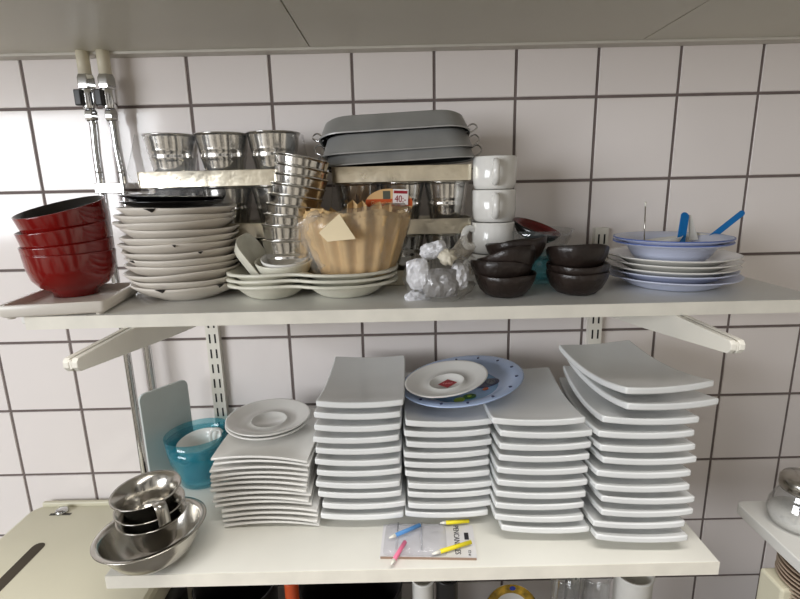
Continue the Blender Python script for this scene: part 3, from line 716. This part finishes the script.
# ------------------------------------------------------------------ dark brown bowls
dbp = [(0, .003), (.022, .003), (.024, 0), (.029, .002), (.038, .011), (.0445, .025), (.0465, .034), (.0455, .0355), (.0435, .034), (.040, .023), (.033, .0115), (.022, .0065), (0, .006)]
def dwav(th, r_, z, j): return 1 + .02 * math.sin(3 * th + z * 40) + .012 * math.sin(7 * th), .0007 * math.sin(4 * th) * (z / .034)
db = lathe('dark_bowl', dbp, M['brown'], seg=56, rf=dwav)
dl = [(505, 278, -.232, 0, 0, 'lowest of the left-hand dark stack'), (501, 263, -.226, 10, 2, 'second from the bottom of the left-hand dark stack'), (507, 253, -.224, 18, 6, 'second from the top of the left-hand dark stack, tilted'), (515, 241.5, -.212, 0, 9, 'topmost of the left-hand dark stack')]
drr = [(577, 277, -.226, 1, 0, 'lowest of the right-hand dark stack'), (577.5, 263.5, -.224, -1, 0, 'middle of the right-hand dark stack'), (576.5, 248.5, -.220, 13, 0, 'topmost of the right-hand dark stack, tilted')]
for i, (u, v, Y, ry, rx, lab) in enumerate(dl + drr):
    o = db if i == 0 else dup(db, (0, 0, 0))
    tag(o, 'dark brown glazed bowl, ' + lab, 'bowl', 'dark brown bowls')
    c = PY(u, v, Y)
    if lab.startswith('lowest'): o.location = (c.x, Y, ZU)
    else: rimplace(o, .034, c, (R(rx), R(ry), i * 1.3))

# ------------------------------------------------------------------ pale plates and bowls with spoons
pcx = PY(671, 270, -.183).x; PYc = -.183
plp = [(0, .002), (.058, .002), (.062, 0), (.066, .001), (.078, .006), (.090, .0135), (.1075, .0175), (.1095, .0195), (.107, .0195), (.089, .0155), (.076, .009), (.062, .004), (0, .0035)]
def plate_s(sc): return [(r_ * sc * .90, z) for r_, z in plp]
o = lathe('plate', plate_s(1.0), M['paleblue'], seg=64, loc=(pcx + .001, PYc, ZU)); tag(o, 'pale blue plate, lowest of the pile right of the dark bowls', 'plate')
o = lathe('plate', plate_s(.965), M['paleblue'], seg=64, loc=(pcx - .002, PYc, ZU + .009)); tag(o, 'pale blue plate, second from the bottom of the pile under the spoon bowls', 'plate')
w0 = None
for i in range(3):
    loc = (pcx - .002 + .002 * (i % 2), PYc, ZU + .016 + i * .0084); lab = 'white plate, ' + ('lowest', 'middle', 'topmost')[i] + ' of the three under the pale blue bowls'
    if w0 is None: w0 = lathe('plate', plate_s(.98), M['porcelain'], seg=64, loc=loc); tag(w0, lab, 'plate', 'white plates under the pale blue bowls')
    else: dup(w0, loc, label=lab)
zb = ZU + .016 + 2 * .0084 + .004
bwp = [(0, .002), (.046, .002), (.049, 0), (.053, .002), (.066, .016), (.073, .027), (.095, .033), (.0975, .0345), (.0975, .0362), (.095, .0362), (.073, .0298), (.064, .018), (.05, .006), (0, .005)]
mis = [0] * 7 + [1, 1] + [0] * 4; bwp = [(r_ * .885, z * (1.0 if z > .03 else 1)) for r_, z in bwp]
bl = lathe('soup_bowl', bwp, [M['paleblue'], M['bluerim']], seg=64, mis=mis, loc=(PY(671, 241, PYc).x, PYc, zb)); tag(bl, 'pale blue rimmed bowl under the bowl that holds the spoons', 'bowl')
b2 = dup(bl, (bl.location.x + .0005, PYc, zb + .0062), label='pale blue rimmed bowl holding white and blue spoons', cat='bowl'); zbt = zb + .0062
def stick(name, p0, p1, w_, t_, mt, label, cat, up=(0, -1, .3)):
    p0, p1 = Vector(p0), Vector(p1); ax = (p1 - p0); L = ax.length; ax.normalize(); s = ax.cross(Vector(up)).normalized(); n = ax.cross(s).normalized()
    r = empty(name, p0); tag(r, label, cat)
    b = MB(); prof = [(-w_ / 2, 0), (-w_ / 2, L - w_ * .5)] + [(-w_ / 2 * math.cos(R(a)), L - w_ * .5 + w_ / 2 * math.sin(R(a))) for a in (30, 60, 90, 120, 150)] + [(w_ / 2, L - w_ * .5), (w_ / 2, 0)]
    nn = len(prof); vs = [s * x + ax * y - n * t_ / 2 for x, y in prof] + [s * x + ax * y + n * t_ / 2 for x, y in prof]
    b.add(vs, [tuple(range(nn)), tuple(range(2 * nn - 1, nn - 1, -1))] + [(i, (i + 1) % nn, nn + (i + 1) % nn, nn + i) for i in range(nn)])
    b.build('handle', mt, r, bevel=.0008, smooth=False)
    q = MB(); q.lathe([(0, 0), (.008, .0006), (.015, .004), (.0175, .009), (.0165, .009), (.014, .005), (.007, .002), (0, .0014)], 28, lambda th, r_, z, j: (1 + .25 * abs(math.cos(th)) ** 2, 0))
    q.build('spoon_bowl', M['whiteplastic'], r, loc=(-.004, .004, -.004), rot=(R(10), 0, R(40)))
    return r
stick('spoon', PY(681, 243, -.185) + Vector((-.001, 0, -.008)), PY(685.5, 212.5, -.15), .0135, .0025, M['spoonblue'], 'spoon with short wide blue handle standing upright in the pale blue bowl', 'spoon')
stick('spoon', PY(706, 242, -.165) + Vector((-.006, 0, -.004)), PY(744, 211.5, -.15), .0095, .003, M['spoonblue'], 'spoon with slim blue handle leaning right out of the pale blue bowl', 'spoon')
# white ladle standing behind the blue handle
r = empty('spoon', (bl.location.x + .008, PYc + .0, zbt + .012)); tag(r, 'white plastic spoon upright behind the short blue handle', 'spoon')
a = PY(694, 240, -.16) - r.location; c = PY(691, 215, -.15) - r.location
b = MB(); b.hexa([a + Vector((-.008, 0, 0)), a + Vector((.008, 0, 0)), a + Vector((.008, .003, 0)), a + Vector((-.008, .003, 0)), c + Vector((-.003, 0, 0)), c + Vector((.001, 0, 0)), c + Vector((.001, .002, 0)), c + Vector((-.003, .002, 0))])
b.build('handle', M['whiteplastic'], r, bevel=.001, smooth=False)
q = MB(); q.lathe([(0, 0), (.012, .001), (.022, .007), (.026, .0135), (.0245, .0135), (.02, .008), (.01, .003), (0, .002)], 28)
q.build('spoon_bowl', M['whiteplastic'], r, loc=a + Vector((.003, 0, -.012)), rot=(R(20), R(-10), 0))
lo_ = PY(670, 241, -.17)
o = lathe('scoop', [(0, 0), (.014, .001), (.027, .008), (.034, .017), (.0325, .017), (.026, .010), (.013, .003), (0, .002)], M['whiteplastic'], seg=32); tag(o, 'shallow white scoop lying in the pale blue bowl left of the blue handle', 'scoop')
o.location = (PY(663, 241, -.17).x, -.165, zbt + .013); o.rotation_euler = (R(-6), R(-8), 0)
p0 = PY(645, 238, -.15); p1 = PY(645.5, 202, -.14)
r = empty('skewer', p0); tag(r, 'thin metal skewer standing up in the left of the pale blue bowl', 'skewer')
b = MB(); b.tube([(0, 0, -.02), p1 - p0], .001, 8); b.build('rod', M['steel'], r)
b = MB(); b.tube([(p1 - p0) * .88, (p1 - p0) * 1.01], .0015, 8); b.build('tip', M['cwhite'], r)

# ------------------------------------------------------------------ lower shelf: rectangular plates
def rect_plate(W=.137, L=.207):
    b = MB(); nx, ny = 12, 14; t = .0100; vs = []
    def sag(x, y): return .013 * (2 * y / L) ** 2 + .0042 * (2 * x / W) ** 2
    def slab(w_, l_, z0, z1, mi=0, dish=0, rnd=0):
        vs = []; o = (nx + 1) * (ny + 1)
        for z in (z0, z1):
            for j in range(ny + 1):
                for i in range(nx + 1):
                    x, y = (i / nx - .5), (j / ny - .5)
                    q = 1 - rnd * (abs(2 * x) ** 6) * (abs(2 * y) ** 6)
                    X, Y = x * w_ * q, y * l_ * q; vs.append((X, Y, z + sag(X, Y)))
        fs = []
        for s in (0, 1):
            for j in range(ny):
                for i in range(nx): a = s * o + j * (nx + 1) + i; fs.append((a, a + 1, a + nx + 2, a + nx + 1))
        for i in range(nx):
            fs.append((i, i + 1, o + i + 1, o + i)); q = ny * (nx + 1); fs.append((q + i, q + i + 1, o + q + i + 1, o + q + i))
        for j in range(ny):
            q = j * (nx + 1); fs.append((q, q + nx + 1, o + q + nx + 1, o + q)); q += nx; fs.append((q, q + nx + 1, o + q + nx + 1, o + q))
        b.add(vs, fs, mi)
    slab(W, L, .0065, .0065 + t, rnd=.02); slab(W * .62, L * .62, 0, .0066)
    return b
rp = rect_plate().build('rectangular_plate', M['graywhite'], bevel=.0022, ang=50); rp_used = False
def rect_stack(us, u0, v0, n, pitch, base_rz, scale_px, desc, grp, extra=None, dyr=.002, sagb=.0172):
    # us: photo columns of the right-hand front corners, topmost plate first
    global rp_used
    L = .207
    q = PZ(u0, v0, ZL + .014)
    cx, cy = q.x - math.sin(base_rz) * -L / 2 * -1, q.y + L / 2
    for i in range(n):                       # i = 0 is the lowest
        k = n - 1 - i; zi = ZL + .0002 + i * pitch; loc = [XAT(us[k], cy - L / 2, zi + .016) - .0645, cy + random.uniform(-dyr, dyr), zi]; rot = [R(random.uniform(-.3, .3)), R(random.uniform(-.35, .35)), base_rz + R(random.uniform(-1, 1))]
        if extra and k in extra:
            e_ = extra[k]; loc[0] += e_[0]; loc[1] += e_[1]; loc[2] += e_[2]; rot[0] += R(e_[3]); rot[1] += R(e_[4]); rot[2] += R(e_[5])
        lab = 'white rectangular plate, %s of the %s' % (where(k, n), desc)
        if not rp_used: rp_used = True; rp.location = loc; rp.rotation_euler = rot; tag(rp, lab, 'plate', grp)
        else: dup(rp, loc, rot, lab, 'plate', grp)
    return Vector((cx, cy, ZL + n * pitch))
s2 = [310 + x / 3.15 for x in (295, 287, 287, 278, 285, 283, 285, 285, 288, 297, 293)]
s3 = [400 + x / 3.33 for x in (303, 297, 300, 290, 292, 297, 300, 297, 297, 290)]
s4 = [480 + x / 2.99 for x in (315, 335, 330, 327, 322, 320, 318, 312, 314, 332)]
s5 = [550 + x / 2.79 for x in (455, 468, 420, 405, 405, 410, 393, 390, 405, 398, 380, 385)]
rect_stack(s2, 362, 524, 11, .0196, R(-1), 0, 'stack left of the blue plate', 'rectangular plates, left stack')
top3 = rect_stack(s3, 447, 522, 10, .0180, R(0), 0, 'stack under the blue plate', 'rectangular plates under the blue plate')
rect_stack(s4, 543, 538, 10, .0203, R(-2), 0, 'stack right of the blue plate', 'rectangular plates, third stack')
rect_stack(s5, 642, 546, 12, .0211, R(-2), 0, 'tall stack at the right end', 'rectangular plates, right stack',
           extra={0: (-.008, 0, .004, -1, 0, 10), 1: (-.006, 0, .002, 0, 0, 6)})

# ------------------------------------------------------------------ square plates, saucers
def square_plate(S=.158):
    b = MB(); n = 16; vs = []; t = .0042
    def zz(x, y):
        u, v = 2 * x / S, 2 * y / S; m = max(abs(u), abs(v))
        rimh = .010 * max(0, (m - .45) / .55) ** 1.5
        return rimh * (1 - .75 * min(abs(u), abs(v)) ** 2) + .0
    o = (n + 1) ** 2; fs = []
    for z in (0, t):
        for j in range(n + 1):
            for i in range(n + 1):
                x, y = (i / n - .5) * S, (j / n - .5) * S; vs.append((x, y * 1.14, z + zz(x, y)))
    for s in (0, 1):
        for j in range(n):
            for i in range(n): a = s * o + j * (n + 1) + i; fs.append((a, a + 1, a + n + 2, a + n + 1))
    for i in range(n):
        fs.append((i, i + 1, o + i + 1, o + i)); q = n * (n + 1); fs.append((q + i, q + i + 1, o + q + i + 1, o + q + i))
        q = i * (n + 1); fs.append((q, q + n + 1, o + q + n + 1, o + q)); q += n; fs.append((q, q + n + 1, o + q + n + 1, o + q))
    b.add(vs, fs); return b
sp = None; n1 = 14; q = PZ(271, 527, ZL + .004); cx1, cy1 = q.x, q.y + .090
offs = [0, .001] + [-.009, -.010, -.009, -.0095, -.009, -.0085, -.009, -.008] + [.004, .003, .0045, .004]
for i in range(n1):
    k = n1 - 1 - i; loc = (cx1 + offs[k] - .002, cy1 + random.uniform(-.002, .002), ZL + i * .0093); rot = (R(random.uniform(-.5, .5)), R(random.uniform(-.4, .4)), R(random.uniform(-2, 2) - (5 if k < 2 else 1)))
    lab = 'white square plate, %s of the stack under the two saucers' % where(k, n1)
    if sp is None: sp = square_plate().build('square_plate', M['porcelain'], bevel=.0012, ang=50, loc=loc, rot=rot); tag(sp, lab, 'plate', 'square plates')
    else: dup(sp, loc, rot, lab)
z1 = ZL + (n1 - 1) * .0093 + .0045
sau = [(0, .0015), (.026, .0015), (.028, 0), (.031, .001), (.052, .0075), (.064, .013), (.0665, .0155), (.0655, .0165), (.062, .0155), (.048, .009), (.031, .0055), (.029, .0092), (.0265, .0092), (.025, .0045), (0, .004)]
s0_ = lathe('saucer', [(r_ * 1.12, z) for r_, z in sau], M['porcelain'], seg=64); sc_ = PZ(269, 419, z1 + .018)
s0_.location = (sc_.x - .001, sc_.y, z1 + .002); tag(s0_, 'round white saucer, lower of the two on the square plates', 'saucer', 'saucers on the square plates')
dup(s0_, (sc_.x, sc_.y, z1 + .0085), (0, 0, 0), 'round white saucer, upper of the two on the square plates')

# ------------------------------------------------------------------ blue children's plate and the logo saucer
kz = top3.z + .010
kp = empty('childrens_plate', (0, 0, 0)); tag(kp, 'round light blue children\'s plate with printed picture, under the logo saucer', 'plate')
krp = [(0, 0), (.06, 0), (.07, .002), (.083, .011), (.104, .0155), (.1065, .0175), (.104, .0185), (.082, .0145), (.069, .0055), (.062, .0036), (0, .0035)]
lathe('plate_body', krp, [M['kids'], M['kidsin']], kp, 64, mis=[0] * 9 + [1])
kcen = PY(461, 383, -.135); kp.rotation_euler = (R(1), R(-8), 0)
kp.location = (kcen.x - .001, kcen.y - .031, kz + .011)
def blob(b, cx, cy, rx, ry, z, h=.0004, a=0, n=18):
    b.prism([(cx + rx * math.cos(2 * PI * k / n) * math.cos(a) - ry * math.sin(2 * PI * k / n) * math.sin(a), cy + rx * math.cos(2 * PI * k / n) * math.sin(a) + ry * math.sin(2 * PI * k / n) * math.cos(a)) for k in range(n)], h, 0, (0, 0, z))
b = MB()
for k in range(14):
    an = 2 * PI * k / 14 + .2; blob(b, .094 * math.cos(an), .094 * math.sin(an), .003, .0022, .0166, .0012, an)
b.build('rim_dots', M['navy'], kp, smooth=False)
for nm, mt, bl_ in (('dark_print', 'navy', [(.042, -.004, .024, .015, .3)]), ('white_print', 'whiteprint', [(.05, -.002, .008, .009, 0)]), ('green_print', 'green', [(.006, -.045, .011, .009, 0)]),
                    ('lime_print', 'lime', [(-.012, -.052, .0095, .008, 0), (.006, -.045, .004, .003, 0)]), ('orange_print', 'orangeprint', [(.036, -.026, .006, .004, .5)])):
    b = MB()
    for i, (x, y, rx, ry, a) in enumerate(bl_): blob(b, x, y, rx, ry, .0037 if i == 0 else .0043, .0006, a)
    b.build(nm, M[mt], kp, smooth=False)
ls = empty('saucer', (0, 0, 0)); tag(ls, 'white saucer with a red square logo, lying on the blue children\'s plate', 'saucer')
lathe('saucer_body', [(r_ * 1.07, z) for r_, z in sau], M['porcelain'], ls, 64)
lcn = PY(445.5, 380, -.15); ls.rotation_euler = (R(2), R(-9), 0); ls.location = (lcn.x, lcn.y - .033, kz + .0225)
b = MB(); b.box((-.0115, -.0115, .0046), (.0115, .0115, .005)); b.build('logo_square', M['logo'], ls, rot=(0, 0, R(38)), loc=(.001, -.001, 0), smooth=False)
text('logo_lettering', 'Tchibo', .0062, M['logotext'], ls, (.001, -.001, .0051), (0, 0, R(-7)))

# ------------------------------------------------------------------ lower shelf left: cutting board, teal bowls, steel bowls
A = PZ(150, 478, ZL).x
tl_ = PY(138, 397, -.125); tr_ = PY(186, 377, -.045)
r_ = empty('cutting_board', ((tl_.x + tr_.x) / 2, (tl_.y + tr_.y) / 2, ZL)); tag(r_, 'grey-green plastic cutting board leaning on the pipe behind the teal bowls', 'cutting board')
ang = math.atan2(tr_.y - tl_.y, tr_.x - tl_.x); wdt = math.hypot(tr_.x - tl_.x, tr_.y - tl_.y); hh = (tl_.z + tr_.z) / 2 - ZL
b = MB(); b.prism([(x, y) for x, y in rrect(wdt, hh, .012, 5)], .006, 0, (0, hh / 2, -.003)); b.build('board', M['cut'], r_, rot=(R(90), 0, ang), bevel=.001, smooth=False)
tb = lathe('teal_bowl', [(0, .001), (.033, 0), (.041, .004), (.042, .014), (.048, .026), (.049, .036), (.056, .05), (.0585, .066), (.0605, .088), (.0585, .088), (.0565, .066), (.054, .051), (.047, .037), (.046, .027), (.04, .016), (.038, .008), (0, .006)], M['teal'], seg=56)
tcn = PY(199, 433, -.11); tb.location = (tcn.x, -.11, ZL); tag(tb, 'teal glass bowl, lower of the two nested beside the square plates', 'bowl', 'nested teal bowls')
dup(tb, (tcn.x + .0005, -.11, PY(199, 433, -.11).z - .086), (R(-1), R(-2), 0), 'teal glass bowl, upper of the two, holding a white cup')
r_ = empty('white_cup', (tcn.x + .007, -.118, tcn.z - .042), (R(6), R(-6), 0)); tag(r_, 'small white cup with a handle lying inside the teal glass bowl', 'cup')
lathe('cup', [(0, 0), (.022, 0), (.032, .008), (.039, .024), (.041, .034), (.0395, .034), (.036, .024), (.03, .011), (0, .004)], M['porcelain'], r_, 40)
b = MB(); b.tube(smooth_pts([(.012, .018, .012), (.014, .019, .03), (.02, .02, .04), (.03, .023, .038), (.036, .024, .03)], 4), .0035, 10); b.build('handle', M['porcelain'], r_)
# large steel bowl
sbh = .062
sbo = [(r_ * .81, z * .84) for r_, z in [(0, 0), (.03, .0005), (.05, .006), (.068, .02), (.08, .04), (.086, .058), (.0875, .0605), (.096, .062), (.0975, .0633), (.096, .0645), (.0865, .0632), (.0845, .058), (.0785, .041), (.0665, .0215), (.049, .0078), (.03, .002), (0, .0016)]]
bo = lathe('mixing_bowl', sbo, M['steel'], seg=72); tag(bo, 'large stainless steel mixing bowl on the left front corner of the lower shelf', 'bowl')
bcn = PZ(151, 528, ZL + .055); rimplace(bo, sbh * .84, bcn, (R(-2), R(-5), 0))
cpf = [(r_ * .86, z * .9) for r_, z in [(0, 0), (.030, 0), (.033, .003), (.036, .02), (.042, .04), (.0535, .052), (.056, .0535), (.0558, .055), (.0525, .0538), (.041, .042), (.0348, .021), (.032, .005), (0, .002)]]
cc0 = None
for i, (u, v, ry, rx) in enumerate(((152, 513, -1, 1), (150, 504, -2, 1), (146, 490, -3, 2))):
    lab = ('steel cup, lowest of the three nested in the mixing bowl', 'steel cup, middle of the three nested in the mixing bowl', 'steel cup with a strap handle, topmost of the three in the mixing bowl')[i]
    r_ = empty('steel_cup', (0, 0, 0)); tag(r_, lab, 'cup', 'nested steel cups')
    lathe('cup', cpf, M['steel'], r_, 56)
    if i == 2:
        b = MB(); pts = smooth_pts([(.0447, 0, .0482), (.053, 0, .049), (.058, 0, .045), (.059, 0, .033), (.058, 0, .017)], 4)
        vs = []
        for p in pts: vs += [p + Vector((0, -.008, 0)), p + Vector((0, .008, 0))]
        b.add(vs, [(2 * k, 2 * k + 1, 2 * k + 3, 2 * k + 2) for k in range(len(pts) - 1)])
        b.build('handle', M['steel'], r_, solid=.0018, rot=(0, 0, R(-45)))
    rimplace(r_, .048, PY(u, v, bcn.y - .002), (R(rx), R(ry), 0))

# ------------------------------------------------------------------ candle packet
zk = ZL + .004
c = [PZ(381, 557, zk), PZ(474, 563, zk), PZ(471, 521, zk), PZ(387, 521, zk)]
ctr = (c[0] + c[1] + c[2] + c[3]) / 4
r_ = empty('candle_packet', (ctr.x, ctr.y, ZL), (0, 0, R(-3))); tag(r_, 'grey card and clear blister packet lettered CANDLES, lying before the plate stacks', 'packet')
w2, h2 = .073, .0385
b = MB(); b.box((-w2, -h2, 0), (w2, h2, .0012)); b.box((-w2 + .001, -h2 - .0002, 0), (w2 - .001, -h2 + .0002, .004), 1)
b.build('card', [M['greycard'], M['card']], r_, smooth=False, rot=(R(0), 0, 0))
b = MB(); loft(b, [[(x, y, z) for x, y in rrect(.098 - 2 * k, .068 - 2 * k, .008, 4)] for z, k in ((.0013, 0), (.007, .002), (.009, .005))], cap0=False)
for xx in (-.028, .01): b.tube([(xx, -.03, .0092), (xx, .03, .0092)], .0016, 8)
b.build('blister', M['blister'], r_, loc=(-.02, .001, 0))
b = MB(); b.box((-.0035, -.008, .0012), (.0035, .008, .0016)); b.build('hanging_slot', M['ink'], r_, loc=(.061, .012, 0), bevel=.001, smooth=False)
text('lettering', 'PENCANDLES', .0125, M['ink'], r_, (.045, .004, .0015), (0, 0, R(-90)), sx=.85)
text('small_print', '12 st', .006, M['ink'], r_, (.063, -.025, .0015), (0, 0, R(-90)))
def candle(u0, v0, u1, v1, mt, label, z=.0105):
    p0 = PZ(u0, v0, ZL + z); p1 = PZ(u1, v1, ZL + z); d = p1 - p0
    r = empty('candle', p0); tag(r, label, 'candle', 'candles on the packet'); rr = .0032
    b = MB(); b.tube([d * .2, d], rr, 12); b.build('wax', mt, r)
    b = MB(); b.tube([d * 0, d * .1, d * .2], [.0008, .0022, rr], 12); o = b.build('tip', M['cwhite'], r); o['label'] = 'white pointed tip'
candle(389, 538, 420, 525, M['cblue'], 'blue candle lying on the left of the packet')
candle(391, 565, 405, 542, M['cpink'], 'pink candle hanging over the front edge of the packet')
candle(432, 554, 471, 542, M['cyellow'], 'yellow candle lying across the lettering of the packet', .0085)
candle(440, 523, 469, 521, M['cyellow'], 'yellow candle at the back of the packet, against the plate stack', .0085)

# ------------------------------------------------------------------ small side shelf on the right
zs = -.28
k0 = PZ(735, 501, zs)
b = MB(); poly = [(x, y) for x, y in rrect(.34, .36, .012, 4)]; b.prism(poly, .02)
o = b.build('side_shelf', M['shelf'], loc=(k0.x + .17, k0.y - .18, zs - .02), bevel=.002, smooth=False); tag(o, 'white side shelf with rounded corner carrying the sugar jar, right edge', 'shelf')
jc = PZ(803, 538, zs); jr = .046
jx, jy = PZ(806, 536, zs).x + .009, PZ(806, 536, zs).y + .03
r_ = empty('sugar_jar', (jx, jy, zs)); tag(r_, 'glass sugar dispenser with a metal lid on the side shelf', 'jar')
lathe('glass', [(0, .001), (.036, 0), (.043, .006), (.046, .02), (.044, .036), (.036, .054), (.030, .066), (.030, .072), (.0285, .072), (.0285, .066), (.0345, .054), (.0425, .036), (.0445, .02), (.0415, .007), (0, .004)], M['glass'], r_)
lathe('sugar', [(0, .0045), (.040, .0065), (.0435, .018), (.0432, .024), (.02, .028), (0, .026)], M['sugar'], r_, 32)
lathe('lid', [(.030, .066), (.033, .066), (.034, .070), (.034, .083), (.031, .088), (.010, .091), (0, .091)], M['steel'], r_)
b = MB(); b.tube([(0, 0, .03), (0, 0, .125)], .006, 14); b.build('pouring_tube', M['steel'], r_)
# cream box and stacked saucers underneath
q = PZ(760, 567, -.345)
b = MB(); b.box((q.x, q.y - .05, ZW), (q.x + .035, q.y, -.345)); 
cb = b.build('cream_box', M['creambox'], bevel=.004, smooth=False, loc=(0, 0, 0)); tag(cb, 'cream box standing under the side shelf at the lower right', 'box')
sc0 = None
ssx, ssy = PY(824, 580, -.30).x, -.30
zst = PY(800, 556, -.30).z
for i in range(9):
    lab = 'beige saucer, %s of the pile under the side shelf' % where(8 - i, 9); loc = (ssx + random.uniform(-.001, .001) - .0, ssy, zst - .085 + i * .0072)
    if sc0 is None: sc0 = lathe('saucer', [(r__ * .95, z) for r__, z in sau], M['cupstack'], seg=40, loc=loc); tag(sc0, lab, 'saucer', 'beige saucers under the side shelf')
    else: dup(sc0, loc, label=lab)
b = MB(); b.box((-.05, -.05, 0), (.05, .05, zst - .0855 - ZW)); o = b.build('crate', M['counter'], loc=(ssx, ssy, ZW), bevel=.003, smooth=False); tag(o, 'grey block carrying the beige saucers at the lower right', 'block')

# ------------------------------------------------------------------ things seen under the lower shelf
def under(u, v, Y): return PY(u, v, Y)
def pot(name, u0, u1, v, Y, mt, label, cat, h=None, lid=False):
    a, c = PY(u0, v, Y), PY(u1, v, Y); rr = (c - a).length / 2; zt_ = a.z; H = zt_ - ZW
    o = lathe(name, [(0, .002), (rr * .8, 0), (rr * .88, .01), (rr * .95, H * .6), (rr, H - .004), (rr + .002, H), (rr - .003, H), (rr * .9, H * .6), (rr * .8, .01), (0, .006)], mt, seg=40, loc=((a.x + c.x) / 2, Y, ZW)); tag(o, label, cat); return o
o = pot('black_pot', 196, 276, 582, -.2, M['blackplastic'], 'black pot under the left half of the lower shelf', 'pot')
o = pot('black_pot', 300, 402, 581, -.2, M['blackplastic'], 'wide black pot under the middle of the lower shelf', 'pot')
o = pot('orange_bottle', 284, 298, 580, -.26, M['orangeplastic'], 'orange plastic beaker between the black pots under the shelf', 'beaker')
o = pot('white_beaker', 412, 434, 578, -.24, M['porcelain'], 'white beaker under the lower shelf beside a black one', 'beaker')
o = pot('black_beaker', 436, 458, 576, -.24, M['blackplastic'], 'black beaker under the lower shelf beside a white one', 'beaker')
for k, (u0, u1) in enumerate(((552, 580), (582, 610))):
    o = pot('glass_tumbler', u0, u1, 574, -.2, M['glass'], ('left', 'right')[k] + ' of the two clear tumblers under the right half of the shelf', 'tumbler')
o = pot('white_container', 616, 652, 572, -.2, M['whiteplastic'], 'white container under the right end of the lower shelf', 'container')
r_ = empty('kitchen_appliance', PY(165, 594, -.22)); tag(r_, 'black and chrome appliance top under the left end of the lower shelf', 'appliance')
b = MB(); hz_ = r_.location.z - ZW
loft(b, [[(x, y, z) for x, y in rrect(.055 - 2 * k, .07 - 2 * k, .012, 4)] for z, k in ((-hz_, 0), (-.012, 0), (-.004, .003), (0, .01))]); b.build('housing', M['blackplastic'], r_, ang=50)
b = MB(); b.box((-.012, -.0365, -.013), (.02, -.034, -.004)); b.build('chrome_strip', M['chrome'], r_, bevel=.001, smooth=False)
# patterned plate leaning under the shelf
pc_ = PY(511, 612, -.14)
r_ = empty('patterned_plate', (pc_.x, pc_.y, pc_.z), (R(68), 0, 0)); tag(r_, 'plate with yellow and brown patterned rim leaning under the shelf', 'plate')
lathe('plate_body', [(0, 0), (.04, 0), (.052, .006), (.056, .008), (.0555, .0095), (.038, .0065), (.036, .0035), (0, .003)], [M['porcelain'], M['yellowpat']], r_, 48, mis=[0, 0, 0, 0, 1, 0, 0])
b = MB(); blob(b, 0.004, .0475, .006, .004, .0082, .0014, 0); b.build('blue_motif', mat('cobalt_print', (40, 60, 160), .4), r_, smooth=False)
